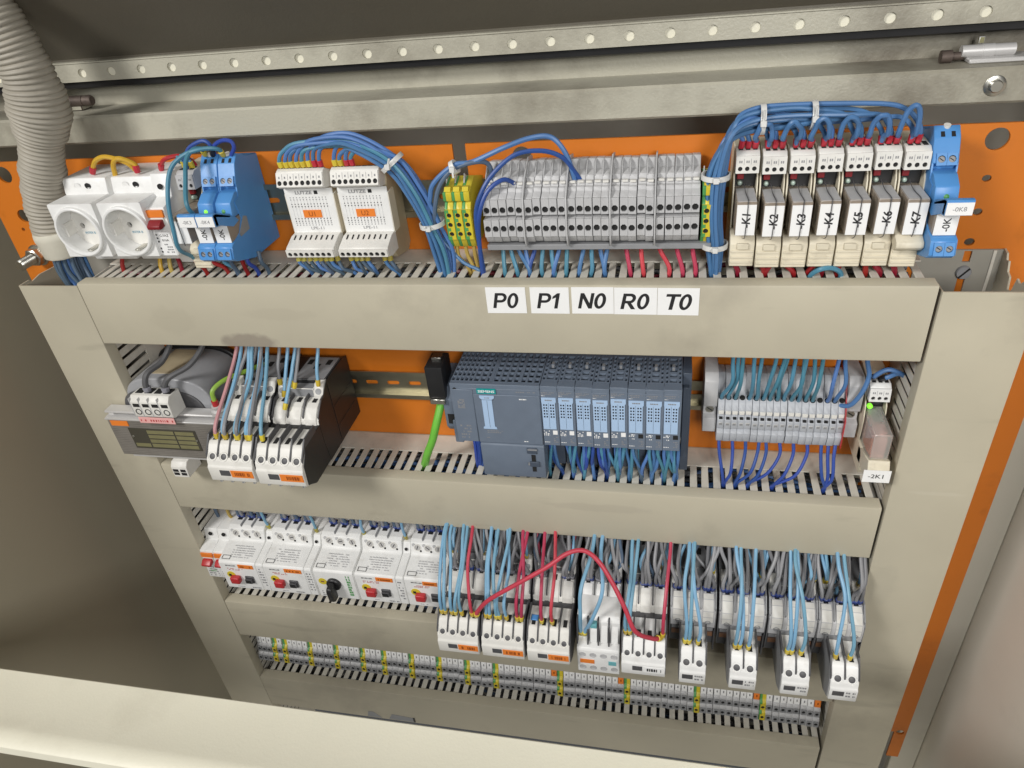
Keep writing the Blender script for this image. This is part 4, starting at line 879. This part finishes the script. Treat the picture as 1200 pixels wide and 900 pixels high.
# pale contactor with blank keys
t = contactor(98.5, R3, 44.5, 'pale grey contactor with blank white keys and a teal marker', G3, aux=False, body='black', tone='white')
m = MB().prism([(90, -50), (90, 20), (116, 20), (121, 15), (121, -12), (132, -14), (134, -17), (134, -52), (90, -54)], 0, 44.5, 'white', 'x', .6)
for i in range(4):
    cx = 5.6 + 11.1 * i
    for z in (-23, -44): m.lathe((cx, 134, z), (0, 1, 0), [(3.6, -.2), (3.6, .5), (2.9, .5), (2.7, .1), (0, .1)], 'grey', 14)
m.build('block', t)
for i in range(4):
    if i: MB().prism([(112, 17), (119, 17), (127, -11), (120, -12)], 1.8 + 11 * i, 10 + 11 * i, 'white', 'x', .5).build('blank_key', t)
    MB().prism([(110, 19), (122, 19), (130, -12), (112, -12)], -.3 + 11 * i, 1.1 + 11 * i, 'dgrey').build('rib', t)
MB().box(33, 41, 134.05, 134.6, -37, -31, 'tealt').build('teal_marker', t); MB().box(3, 18, 134.05, 134.6, -37, -31, 'otag').build('name_tag', t)
MB().box(14, 21, 119, 126, 10, 16, 'tealt', .5).build('teal_key', t)
contactor(145, R3, 46, 'contactor with white name tag reached by the long red wire', G3, n=4, body='dgrey', tagc='paper', auxtone='white', oz=-3)
lbs = ['contactor with two pole block, left of the four on the right', 'contactor with two pole block, second of the four on the right', 'contactor with two pole block, third of the four on the right', 'rightmost contactor with two pole block, overlapping the right duct']
for i, (x, sx) in enumerate(((193.5, 10), (243, 9.5), (292, 10), (339.5, 7.5))):
    contactor(x, R3, 47 if i < 3 else 44, lbs[i], G3, body='grey2', small=sx, oz=-11, do=-2)

# ------------------------------------------------------------------ fourth row: long terminal strip (rail at z = -585)
R4 = -585; wd4 = 7.85
def strip_terminal(x, label, kind):
    t = thing('terminal_block', label, 'terminal', (x, 0, R4), 'terminals of the long bottom strip')
    pr = [(5, -20), (5, 27), (40, 28), (57, 25), (59, 12), (63, 10), (65, -3), (67.5, -4), (69, -17), (65, -22)]
    if kind == 'pe':
        MB().prism(pr, .1, 3.4, 'green', 'x', .25).build('green_body', t); MB().prism([(a + .3, b) for a, b in pr], 3.4, wd4 - .1, 'yellow', 'x', .25).build('yellow_body', t)
    else: MB().prism(pr, .1, wd4 - .1, 'grey', 'x', .25).build('body', t)
    f = MB()
    for d, z in ((65.8, 4), (69.9, -10.5)): f.sheet(rect(1.1, wd4 - 1.1, -4.2, 4.2), [circ(wd4 / 2, 0, 2.2, 8, 2.6)], (0, d, z), (1, 0, 0), (0, -.13, 1), 1.2, 'yellow' if kind == 'pe' else 'grey2', 'hole')
    f.build('clamps', t)
    if kind != 'pe':
        MB().prism([(49, 26), (58.5, 25.5), (61.5, 12.5), (53, 12)], .5, wd4 - .5, 'otag' if kind == 'or' else 'paper', 'x', .3).build('marker', t)
        m = MB(); m.sheet(rect(wd4 / 2 - .7, wd4 / 2 + .6, -1.6, 1.6), [], (0, 60.6, 18.6), (1, 0, 0), (0, -.22, .97), .1, 'inkd' if kind == 'or' else 'inkg'); m.build('print', t)['kind'] = 'stuff'
    return t
seq = ['gr'] * 3 + ['pe', 'gr', 'pe'] + (['wh'] * 4 + ['pe']) * 2 + ['wh'] * 4 + ['pe'] + ['wh'] * 3 + ['pe'] + (['wh'] * 4 + ['pe']) * 4 + ['wh'] * 9 + ['or', 'pe'] + ['wh'] * 9 + ['or', 'pe'] + ['wh'] * 10 + ['pe'] + ['wh'] * 8 + ['or', 'pe'] + ['wh'] * 7 + ['or', 'pe'] + ['wh'] * 8 + ['or', 'pe'] + ['wh'] * 8
pro = {}; x = -378; npe = 0; pos = 0
for i, kd in enumerate(seq):
    if kd == 'gr' : kd2 = 'wh'
    else: kd2 = kd
    if kd == 'pe': npe += 1; pos = 0; lb = f'green and yellow earth terminal, {ORD[npe - 1]} from the left in the bottom strip'
    else:
        pos += 1; where = f'after the {ORD[npe - 1]} earth terminal' if npe else 'before the first earth terminal'
        lb = f'bottom strip terminal with {"orange" if kd == "or" else "white"} marker, {ORD[pos - 1]} {where}'
    if x + wd4 > 380: break
    if kd2 in pro: dup(pro[kd2], (x, 0, R4), lb)
    else: pro[kd2] = strip_terminal(x, lb, kd2)
    x += wd4 + .02

# ------------------------------------------------------------------ wires of the top row
RJ = lambda a: random.uniform(-a, a)
def slot1(x): return 7.6 + 10.9 * round((x - 7.6) / 10.9)
def slot2(x): return 194.5 + 11.57 * round((x - 194.5) / 11.57)
g = 'wires leaving the conduit collar'
for i in range(20):
    a = i * 2.4; q = 3.5 * math.sqrt(i); ox, oy = q * math.cos(a), q * math.sin(a) * .8
    wire([(-412 + ox, 45 + oy, 22), (-411 + ox * 1.1, 48 + oy, 4), (-404 + ox * 1.1 + RJ(3), 52 + oy * .7, -14), (-392 + ox * .8 + RJ(4), 50 + oy * .6 + RJ(4), -34), (-384 + ox * .5 + RJ(6), 40 + oy * .5 + RJ(6), -58)], 'wd' if i % 3 else 'wb', 'slate blue wire in the bunch dropping from the conduit collar' if i % 3 else f'bright blue wire, {ORD[i // 3]} among the bunch below the conduit collar', g, 2.1)
wire([(-300, 40, 95), (-301, 40, 103), (-311, 43, 109), (-321, 42, 105), (-325, 40, 92)], 'wy', 'yellow wire looping over the right power socket', r=2.2, f0='fr')
wire([(-350, 38, 95), (-347, 38, 101), (-338, 40, 107), (-325, 41, 110), (-310, 38, 104), (-305, 34, 94)], 'wy', 'yellow wire looping from left socket to right socket', r=2.2, f0='fr')
wire([(-276, 38, 96), (-274, 39, 101), (-266, 40, 106), (-255, 34, 106), (-246, 30, 100), (-246, 28, 88)], 'red', 'red wire looping from the small breaker top', r=2, f0='fr')
wire([(-226, 39, 108), (-224, 44, 115), (-228, 52, 116), (-231, 60, 110), (-229, 72, 98), (-226, 86, 80), (-226, 80, 66)], 'wt', 'teal wire looping in front of relay 0K3', r=1.9, f0='fy')
wire([(-208, 39, 107), (-207, 44, 114), (-220, 51, 117), (-237, 56, 113), (-248, 64, 102), (-251, 76, 80), (-252, 82, 54), (-255, 79, 36), (-258, 60, 18), (-256, 50, -6)], 'wt', 'long teal wire passing down left of the blue relays', r=1.9, f0='fy')
wire([(-219, 38, 107), (-217, 40, 116), (-223, 40, 121), (-239, 41, 115), (-247, 40, 104), (-248, 38, 97)], 'wn', 'blue wire arching from relay 0K3 to the grey module', r=1.8, f0='fk')
wire([(-201, 38, 107), (-195, 40, 113), (-195, 40, 119), (-204, 40, 121), (-213, 39, 117), (-217, 38, 112), (-218, 36, 106)], 'wn', 'blue wire arch between the two blue relays', r=1.8)
for i, (x, mm) in enumerate(((-252, 'wt'), (-247, 'wt'), (-243, 'wl'))):
    wire([(x, 37, 97), (x - .5, 38, 103), (x - 5, 36, 107), (x - 10, 30, 106), (x - 12, 25, 98)], mm, f'short teal wire in the {ORD[i]} clamp of the grey module', 'teal wires on the grey module', 1.5, f0='fy')
for i, (x, mm) in enumerate(((-258, 'wdr'), (-241, 'wdr'), (-228, 'wt'), (-222, 'wd'), (-210, 'wdr'), (-203, 'wn'), (-190, 'wd'))):
    xs = slot1(x + 4)
    wire([(x, 58, 24), (x + 1, 60, 14), (xs, 55, 4), (xs + RJ(1), 50, -16)], mm, f'{ORD[i]} short wire under the grey module and blue relays', 'short wires under the blue relays', 2)
for i, (x, mm) in enumerate(((-352, 'wdr'), (-310, 'wy'), (-300, 'wbr'), (-292, 'wdr'))):
    xs = slot1(x); wire([(x, 40, 14), (xs, 46, 4), (xs, 48, -16)], mm, f'{ORD[i]} short wire below the power sockets', 'short wires below the sockets', 2)
# diode module bundle
off = [(2.5 * math.sqrt(i) * math.cos(2.4 * i), 2.5 * math.sqrt(i) * math.sin(2.4 * i)) for i in range(14)]
k = 0
for mod, (x0, cnt) in enumerate(((-156, 8), (-105, 4))):
    for i in range(cnt):
        x = x0 + 3.2 + 5.4 * i; a, b2 = off[k]; fm = 'fy' if i < (6 if mod == 0 else 2) else 'fr'
        pts = [(x, 43, 95), (x, 43.5, 103), (x + 5 + RJ(1), 44, 110 + RJ(2))]
        if mod == 0: pts += [(x + 24 - i * .6, 45 + b2 * .5, 117 + a * .8), (-80 + a * .6, 47 + b2, 117 + a)]
        else: pts += [(x + 14, 46 + b2 * .4, 112 + a * .3)]
        pts += [(-47 + a * .5, 50 + b2, 99 + a * .8), (-31 + a, 51 + b2, 75 + a * .4), (-20.5 + a, 50 + b2, 45), (-15 + a * 1.25 + RJ(1), 50 + b2 * .9, 20), (-13 + a * .8, 50 + b2 * .6, -8)]
        wire(pts, 'wb' if (i + mod) % 4 else 'wt', f'blue wire in the {ORD[i]} upper clamp of module {"U1" if mod == 0 else "U2"}', 'blue wires bundled from the diode modules', 1.8, f0=fm); k += 1
tie((-47, 50, 99), (.6, 0, -.8), 10.4, 'cable tie at the bend of the diode module bundle', (3, 0, 7))
tie((-20.5, 50, 45), (.1, 0, -1), 10.4, 'cable tie round the bundle left of the earth terminals', (-2, 2, 3))
for mod, (x0, cnt) in enumerate(((-156, 8), (-105, 8))):
    for i in range(cnt):
        if mod == 1 and i in (4, 5): continue
        x = x0 + 5 + 5.4 * i; xs = slot1(x + 9 + RJ(3))
        wire([(x, 58, 19.5), (x + .5, 58, 13), (x + 4, 57, 6), (xs, 52, -2), (xs + RJ(1), 46, -20)], 'wd' if i % 3 else 'wb', f'slate wire in the {ORD[i]} lower clamp of module {"U1" if mod == 0 else "U2"}', 'slate wires under the diode modules', 1.7, f0='fo', fl=5.5)
wire([(-20, 50, 40), (-12, 50, 27), (3, 50, 9), (18.5, 48, -2), (19, 46, -14)], 'wb', 'blue wire branching off the bundle towards sticker P0', r=1.7)
wire([(-26, 52, 40), (-19, 52, 66), (-13, 52, 81), (5, 50, 95), (22, 48, 97), (48, 45, 107), (69, 42, 112), (86, 42, 112), (96, 42, 102), (102, 42, 85), (104, 40, 74)], 'wb', 'pale blue wire arching high over the first terminals', r=2.1)
wire([(-20, 52, 36), (-14, 53, 62), (-8, 52, 79), (5, 50, 91), (23, 48, 96), (33, 43, 93), (35, 40, 82), (33, 38, 74)], 'wd', 'slate wire bending down into the first terminal', r=2)
tie((6, 50, 93.5), (1, 0, .5), 4.8, 'cable tie above the three earth terminals', (1, 2, -6))
wire([(18.5, 48, -14), (21, 52, -2), (22, 58, 25), (23, 61, 57), (29, 59, 75), (40, 53, 90), (58, 48, 101), (79, 45, 102), (96, 44, 96), (105, 42, 84), (110, 40, 74)], 'wn', 'royal blue wire arching from the duct to the terminals above N0', r=1.9)
wire([(18.5, 50, -14), (20, 54, -2), (22, 60, 34), (26, 62, 57), (34, 59, 74), (45, 53, 83), (52, 46, 79), (54, 40, 72)], 'wn', 'royal blue wire in a short hook over the P0 terminals', r=1.9)
for i in range(3): wire([(-2 + 7.7 * i, 48, 26), (-1 + 7 * i, 48, 14), (6 + 4 * i, 47, 2), (7.6 + 2 * i, 45, -16)], 'wbr', f'ochre wire under the {ORD[i]} earth terminal', 'ochre wires under the earth terminals', 1.8)
for g_, i, mm, dx in ((0, 1, 'wt', 6), (0, 2, 'wt', 11), (0, 3, 'wb', 9), (0, 4, 'wb', 3), (1, 0, 'wn', -6), (1, 1, 'wt', 4), (1, 2, 'wt', 4), (1, 3, 'wb', 2), (1, 4, 'wt', 3), (2, 1, 'wb', -3), (2, 2, 'wt', -3), (2, 4, 'wb', -2), (2, 3, 'wb', 3), (3, 1, 'wr', 3), (3, 3, 'wr', 2), (4, 0, 'wr', 6), (4, 2, 'wr', 4), (4, 4, 'wr', 3)):
    x = 31.6 + g_ * 35.4 + i * 6.78; xs = slot1(x + dx)
    wire([(x, 44, 28), (x + dx * .1, 46, 18), (xs - dx * .1, 52, 4), (xs + RJ(1), 52, -6), (xs, 48, -22)], mm, f'{"red" if mm == "wr" else "blue"} wire under the {ORD[i]} terminal above sticker {GRP[g_]}', 'wires under the two tier terminals', 1.9)
# relay bundle K1..K7
off2 = [(2.25 * math.sqrt(i + .3) * math.cos(2.4 * i), 2.25 * math.sqrt(i + .3) * math.sin(2.4 * i)) for i in range(20)]
k = 0
for r in range(7):
    x0 = 228.5 + 19.85 * r
    for c in range(3):
        if r == 6 and c == 2: continue
        x = x0 + 4.1 + 5.2 * c; lb = f'blue wire in the {ORD[c]} upper clamp of relay K{r + 1}'
        if c == 2 and r < 6: # bridge to the next relay
            x2 = x0 + 19.85 + 4.1; h_ = (12, 13, 14, 15, 15, 20)[r]; dd = 2 + RJ(1)
            rx = (x2 - x) / 2 + 1.2; cxm = (x + x2) / 2
            wire([(x, 38, 97), (x - .4, 41, 103)] + [(cxm - rx * math.cos(math.pi * q / 6), 44 + dd + 5 * math.sin(math.pi * q / 6), 106 + h_ * math.sin(math.pi * q / 6)) for q in range(7)] + [(x2 + .4, 41, 103), (x2, 38, 97.5)], 'wb', f'blue bridge wire arching from relay K{r + 1} to relay K{r + 2}', 'blue wires on the relay modules', 1.9, f0='fr', k=4); continue
        if c == 0 and r > 0:
            MB().lathe((0, 0, 0), (0, 0, 1), [(0, 0), (1.9, 0), (2.4, 1), (2.7, 5.5), (2, 6)], 'fr', 8)
        a, b2 = off2[k]; k += 1
        pts = [(x, 38, 97), (x, 39, 104), (x - 2 - RJ(1), 38, 110), (x - 10, 36 + b2 * .5, 117 + a * .3)]
        if r > 1: pts += [(x - 30, 37 + b2, 119 + a * .7)]
        if r > 3: pts += [(265, 38 + b2, 119 + a)]
        pts += [(236 + RJ(2), 41 + b2, 117 + a), (222 + a * .5, 48 + b2, 108 + a), (214.5 + a * .8, 50 + b2, 80), (214.5 + a * .7, 52 + b2, 50), (217 + a * .7, 52 + b2 * .8, 22), (218.5 + a * .35, 50 + b2 * .5, -4), (218.5 + a * .3, 46, -22)]
        if r == 0: pts = pts[:2] + [(x - 4, 40, 108), (222 + a * .5, 47 + b2 * .6, 104 + a * .5)] + pts[-5:]
        wire(pts, 'wb', lb, 'blue wires on the relay modules', 1.8, f0='fr', k=5)
tie((246, 40, 118.5), (1, 0, 0), 10.2, 'upright cable tie above relays K1 and K2', (0, 1, 10))
tie((282, 38, 119.5), (1, 0, 0), 9.4, 'upright cable tie above relays K3 and K4', (0, 1, 10))
tie((214.5, 50, 80), (0, 0, 1), 10, 'cable tie round the blue bundle beside the last earth terminal', (3, 1, 0))
tie((217, 52, 24), (0, 0, 1), 9.6, 'cable tie round the blue bundle just above the duct', (-3, 1, 0))
for r in range(7):
    for c in range(2 if r % 2 else 1):
        x = 228.5 + 19.85 * r + 6 + 7 * c; xs = slot1(x + 2)
        wire([(x, 52, 10), (x, 54, 6), (xs, 53, -1), (xs, 48, -20)], 'wdr', f'{"red" } wire under relay K{r + 1}, {ORD[c]} from the left', 'red wires under the relay modules', 2.2)
wire([(291, 56, -8), (293, 60, 1), (299, 63, 7), (307, 62, 7), (314, 60, 2), (316, 56, -8)], 'wt', 'short teal hoop rising from the duct below relay K5', r=2)

# ------------------------------------------------------------------ wires of the second row
wire([(-326, 46, -60), (-327, 54, -80), (-331, 70, -93), (-338, 86, -97), (-341, 92, -106), (-341, 93, -116)], 'wk', 'left dark grey cable running to the transformer terminals', 'dark cables of the transformer', 3, f1='fg', name='cable', cat='cable')
wire([(-286, 46, -60), (-287, 54, -80), (-296, 74, -93), (-313, 88, -100), (-319, 92, -107), (-320, 93, -116)], 'wk', 'right dark grey cable running to the transformer terminals', 'dark cables of the transformer', 3, f1='fg', name='cable', cat='cable')
wire([(-236, 40, -112), (-246, 58, -109), (-258, 80, -107), (-265, 93, -112), (-266, 95, -124)], 'wgy', 'green and yellow earth wire bending to the transformer screw', r=2.4)
cwA = (51 - 1.8) / 4
for i, (xa, mm, c, mod) in enumerate(((-246, 'wp', 0, 0), (-243, 'wl', 1, 0), (-238, 'wg', 1, 0), (-234, 'wl', 2, 0), (-229, 'wg', 2, 0), (-226, 'wl', 2, 0), (-222, 'wl', 3, 0), (-216, 'wl', 3, 0), (-213, 'wl', 0, 1), (-218, 'wg', 3, 0))):
    x = (-261, -208.5)[mod] + .9 + cwA * (c + .5) + RJ(2.4)
    wire([(xa + RJ(2), 50 + RJ(8), -58), (xa + RJ(2), 60 + RJ(5), -82), ((xa * .6 + x * .4) + RJ(2), 82 + RJ(5), -104), (x + RJ(1.5), 122 + RJ(2), -130), (x, 127, -144.5)], mm, f'{dict(wp="pink", wl="light blue", wg="grey")[mm]} wire, {ORD[i]} in the bunch above the second row contactors', 'wires of the second row contactors', 1.9, f1='fy')
for i, (xa, x, d, z, mm) in enumerate(((-203, -203, 70, -117, 'wg'), (-192, -198, 78, -126, 'wl'), (-186, -190, 72, -117, 'wl'), (-184, -192, 92, -132, 'wl'), (-160, -161, 70, -117, 'wl'), (-180, -186, 74, -118, 'wg'))):
    wire([(xa, 46, -58), (xa + RJ(2), 54, -82), ((xa + x) / 2, 64, -100), (x, d, z)], mm, f'{ORD[i]} wire to the rear clamps of the right contactor', 'rear wires of the second row contactors', 1.8, f1='fy')
for i in range(4): wire([(-14 + 3 * i, 46, -185), (-13 + 3 * i, 50, -200), (-13 + 2.4 * i, 50, -222), (slot2(-14), 46 + RJ(4), -246)], 'wn', f'royal blue wire left of the processor cover, {ORD[i]} from the left', 'royal blue wires left of the processor', 1.7)
for mdl in range(8):
    for i in range((3, 6, 6, 6, 7, 4, 6, 7)[mdl]):
        x = 67.4 + 16.2 * mdl + 2.5 + i * 1.9; xs = slot2(x + RJ(5)); mm = (('wn', 'wn', 'wn', 'wn', 'wt', 'wd', 'wb', 'wt')[mdl], 'wb', 'wt')[(i * 2 + mdl) % 3]
        wire([(x, 50 + RJ(4), -174), (x + RJ(1), 58 + RJ(3), -190), ((x + xs) / 2 + RJ(2), 60 + RJ(3), -208), (xs + RJ(1.5), 54 + RJ(5), -226), (xs, 48, -248)], mm, f'{ORD[i]} blue wire from the left below the {ORD[mdl]} controller module', 'blue wires below the controller modules', 1.7)
tops = [(0, 242, 'wt'), (1, 246, 'wt'), (2, 247, 'wt'), (4, 259, 'wt'), (5, 264, 'wt'), (6, 275, 'wt'), (7, 284, 'wt'), (8, 285, 'wt'), (9, 294, 'wt'), (10, 301, 'wt'), (11, 302, 'wt'), (12, 307, 'wt'), (13, 314, 'wt'), (15, 328, 'wb'), (16, 333, 'wb')]
for c, xa, mm in tops:
    x = 230.6 + 6.22 * c + 3.1
    wire([(xa, 46, -58), (xa + RJ(2), 50 + RJ(3), -84), ((xa + x) / 2 + RJ(3), 52 + RJ(3), -108), (x, 45, -128), (x, 39, -137)], mm, f'teal wire dropping into the {ORD[c]} spring terminal', 'wires above the spring terminals', 1.8)
for c, xs, mm in ((0, 240, 0), (2, 241, 0), (4, 252, 0), (6, 253, 0), (7, 264, 0), (9, 265, 0), (11, 287, 0), (13, 288, 0), (15, 336, 0), (16, 337, 0), (17, 338, 0)):
    x = 230.6 + 6.22 * c + 3.1; xs = slot2(xs)
    wire([(x, 46, -180), (x + RJ(1), 52, -192), (x * .6 + xs * .4 + RJ(2), 60, -210), (xs + RJ(1.2), 58, -226), (xs, 50, -248)], 'wn', f'royal blue wire under the {ORD[c]} spring terminal', 'wires under the spring terminals', 1.6)
wire([(338, 40, -140), (345, 46, -134), (352, 48, -120), (356, 46, -103), (352, 44, -86), (350, 44, -58)], 'wb', 'blue wire curving into the last spring terminal', r=2.1)
wire([(362.5, 38, -111), (362, 42, -104), (370, 44, -98), (381, 42, -101), (392, 38, -112)], 'wb', 'blue wire in the left clamp of relay 2K1', r=2.1, f0='fk')
wire([(368, 38, -111), (372, 42, -106), (382, 40, -104), (394, 36, -112)], 'wb', 'blue wire in the middle clamp of relay 2K1', r=2.1, f0='fk')

# ------------------------------------------------------------------ wires of the third row
S3[0] = True
starts = (-343.5, -284.5, -219, -166.5, -105.5)
for s, x0 in enumerate(starts):
    wm = (48.5, 53, 50, 50, 42.5)[s]
    for i in range(3):
        for j in range(2):
            x = x0 + wm * (.2 + .3 * i) + (j - .5) * 4.4
            wire([(x + RJ(4), 44 + RJ(4), -284), (x + RJ(3), 42 + RJ(4), -312), (x, 33, -352), (x, 30, -363)], 'wg' if (i + j) % 2 else 'wd', f'{ORD[2 * i + j]} wire on top of the {ORD[s]} motor starter from the left', 'grey wires on top of the motor starters', 2.1, f1='fb', fl=6)
    x = x0 + wm + 4
    wire([(x + RJ(4), 50, -284), (x + RJ(3), 52, -316), (x, 46, -346), (x, 42, -367)], 'wl', f'light blue wire to the side contact of the {ORD[s]} motor starter', 'light blue wires on the motor starters', 1.7, f1='fo')
for i, x in enumerate((-372, -353.5)): wire([(x + 4, 40, -284), (x + 3, 36, -320), (x, 28, -362), (x, 26, -371)], ('wd', 'wbr')[i], f'wire on top of the {ORD[i]} third row breaker', 'wires on the third row breakers', 2)
G = 'grey wires hanging over the third row contactors'; GB = 'light blue wires hanging over the third row contactors'; GR = 'red wires hanging over the third row contactors'
cons = [(-52, 47, 3), (-3, 47.5, 3), (46.5, 46.5, 3), (98.5, 44.5, 3), (145, 46, 3), (193.5, 47, 3), (243, 47, 3), (292, 47, 3), (339.5, 44, 3)]
for ci, (x0, wd, n) in enumerate(cons):
    cw = (wd - 1.2) / 3
    for i in range(3):
        for j in range(3):
            if ci == 2 and i == 1: continue
            x = x0 + .6 + cw * (i + .5) + (j - 1) * 3.6 + RJ(.7); xa = x + RJ(10)
            wire([(xa, 56 + RJ(9), -284), (xa + RJ(4), 66 + RJ(7), -306), ((x + xa) / 2 + RJ(4), 80 + RJ(6), -334), (x + RJ(1.5), 80 + RJ(2), -356), (x, 76, -371)], 'wg', f'{["left", "middle", "right"][j]} grey wire in the {ORD[i]} main clamp of the {ORD[ci]} contactor', G, 1.9, f1='fb' if ci > 3 or random.random() < .5 else 'fg')
    for a in (6, wd - 6):
        if random.random() < .85:
            x = x0 + a; xa = x + RJ(5)
            for j in range(2 if ci > 2 else 1):
                wire([(xa + 3 * j, 50, -284), (xa + 3 * j, 62, -312), (x + 2 * j, 70, -340), (x + 2.6 * j - 1, 66, -356)], 'wr' if ci == 2 else 'wl', f'{"red" if ci == 2 else "light blue"} wire, {ORD[j]} at the {"left" if a == 6 else "right"} coil clamp of the {ORD[ci]} contactor', GR if ci == 2 else GB, 1.7, f1='fy')
def auxwire(ci, colm, j, mm, n=4, sx=None, oz=0, do=0, spread=7, tgt=None):
    x0, wd, _ = cons[ci]
    if sx is None: cw = (wd - 1.8) / n; x = x0 + .9 + cw * (colm + .5)
    else: cw = (27.5 - 1.8) / 2; x = x0 + sx + .9 + cw * (colm + .5)
    x += (j - .5) * 4.2; xa = x + RJ(spread); nm = {'wl': 'light blue', 'wr': 'red', 'wb': 'blue'}[mm]
    wire([(xa, 66 + RJ(5), -284), (xa + RJ(3), 84 + RJ(5), -300), ((xa + x) / 2 + RJ(4), 106 + RJ(5), -330), (x + RJ(2), 126 + do + RJ(2), -362 + oz * .8), (x, 127 + do, R3W + 12.5 + oz)], mm, f'{nm} wire, {ORD[j]} in the {ORD[colm]} front column of the {ORD[ci]} contactor', GR if mm == 'wr' else GB, 1.8, f1='fy')
for ci, lst in ((0, [(0, 0, 'wl'), (0, 1, 'wl'), (1, 0, 'wl'), (1, 1, 'wl'), (2, 0, 'wl'), (3, 0, 'wr')]), (1, [(0, 0, 'wl'), (0, 1, 'wl'), (1, 0, 'wl'), (1, 1, 'wl'), (2, 0, 'wl'), (3, 0, 'wr'), (3, 1, 'wr')]), (2, [(1, 0, 'wr'), (2, 0, 'wr')])):
    for c, j, mm in lst: auxwire(ci, c, j, mm)
for c, j, mm in ((0, 0, 'wl'), (0, 1, 'wl'), (3, 1, 'wr')): auxwire(4, c, j, mm, oz=-3)
for ci, sx in ((5, 10), (6, 9.5), (7, 10), (8, 7.5)):
    for c, j in ((0, 0), (0, 1), (1, 0)) if ci < 8 else ((0, 0), (1, 0)): auxwire(ci, c, j, 'wl', sx=sx, oz=-11, do=-2)
for ci, (x0, wd, n) in enumerate(cons):
    for i in range(4 if ci else 2):
        x = x0 + 5 + (wd - 9) * (i + .5) / 4 + RJ(2); xa = x + RJ(16); mm = ('wg', 'wl', 'wd', 'wg')[(i + ci) % 4]
        wire([(xa, 46 + RJ(10), -284), (xa + RJ(8), 58 + RJ(8), -306), ((x + xa) / 2 + RJ(8), 74 + RJ(10), -330), (x + RJ(4), 74 + RJ(4), -356), (x, 64 + RJ(3), -374)], mm, f'{dict(wg="grey", wl="light blue", wd="slate")[mm]} loose wire, {ORD[i]} behind the main clamps of the {ORD[ci]} contactor', 'loose wires behind the third row contactors', 1.7)
for i in range(2): wire([(114 + 9 * i, 66, -284), (112 + 10 * i, 92, -305), (104 + 22 * i, 118, -335), (103 + 14 * i, 126, -368), (102 + 4.5 * i, 122, -398), (102 + 3.5 * i, 120, -407)], 'wl', ['light blue wire falling straight to the pale contactor', 'light blue wire bowing out to the pale contactor'][i], GB, 2, f1='fy')
wire([(-9, 127, -385), (-5, 129, -374), (10, 132, -350), (42, 136, -312), (70, 134, -284), (92, 126, -270), (108, 122, -268), (123, 128, -275), (137, 137, -295), (149, 142, -330), (160, 144, -362), (177, 136, -382), (185, 128, -389)], 'wdr' if False else 'wr', 'long red wire looping in a high arc across the contactors', r=2.4, f0='fy', f1='fy', n=10)

# ------------------------------------------------------------------ wire mass lying inside the ducts
def fill(z0, z1, x0, x1, mats, label, n=16):
    m = MB()
    for i in range(n):
        d = 12 + 50 * ((i * .618) % 1); z = z1 + 10 + (z0 - z1 - 26) * ((i * .381 + .1) % 1); ph = RJ(3)
        pts = [(x0 + (x1 - x0) * q / 18, d + 6 * math.sin(q * .9 + ph) + RJ(3), z + 5 * math.sin(q * 1.3 + ph * 2) + RJ(3)) for q in range(19)]
        m.tube(spline(pts, 3), 2.2, mats[i % len(mats)], 6)
    o = m.build('wire_fill'); tag(o, label, 'wires'); o['kind'] = 'stuff'
fill(0, -65.5, -376, 376, ['wk', 'wd', 'wk', 'wg', 'wdr', 'wk'], 'dark wires lying inside the top cable duct', 22)
fill(-228, -292, -376, 376, ['wk', 'wd', 'wb', 'wk', 'wb'], 'blue and dark wires lying inside the second cable duct', 22)
fill(-464.5, -531.6, -376, 376, ['wk', 'wd', 'wk', 'wk'], 'dark wires lying inside the third cable duct', 18)
fill(-630, -694, -376, 376, ['wk', 'wd', 'wk', 'wg', 'wk'], 'dark wires lying inside the lowest cable duct', 18)

o = WM.build('wire_mass'); tag(o, 'dense grey mass of wires hanging over the third row of devices', 'wires'); o['kind'] = 'stuff'
t = thing('torn_label', 'dark remains of a torn label on the lowest duct cover', 'label', (-213, 80, -692))
MB().prism([(-14, 0), (-11, 12), (-3, 12), (8, 0)], .1, .6, 'grey2', 'd').build('scrap', t)
MB().prism([(19, 0), (25, 12), (58, 9), (57, 0)], .1, .6, 'grey2', 'd').build('scrap', t)
MB().box(56.5, 59, .1, .8, 0, 9.6, 'black').build('edge', t)
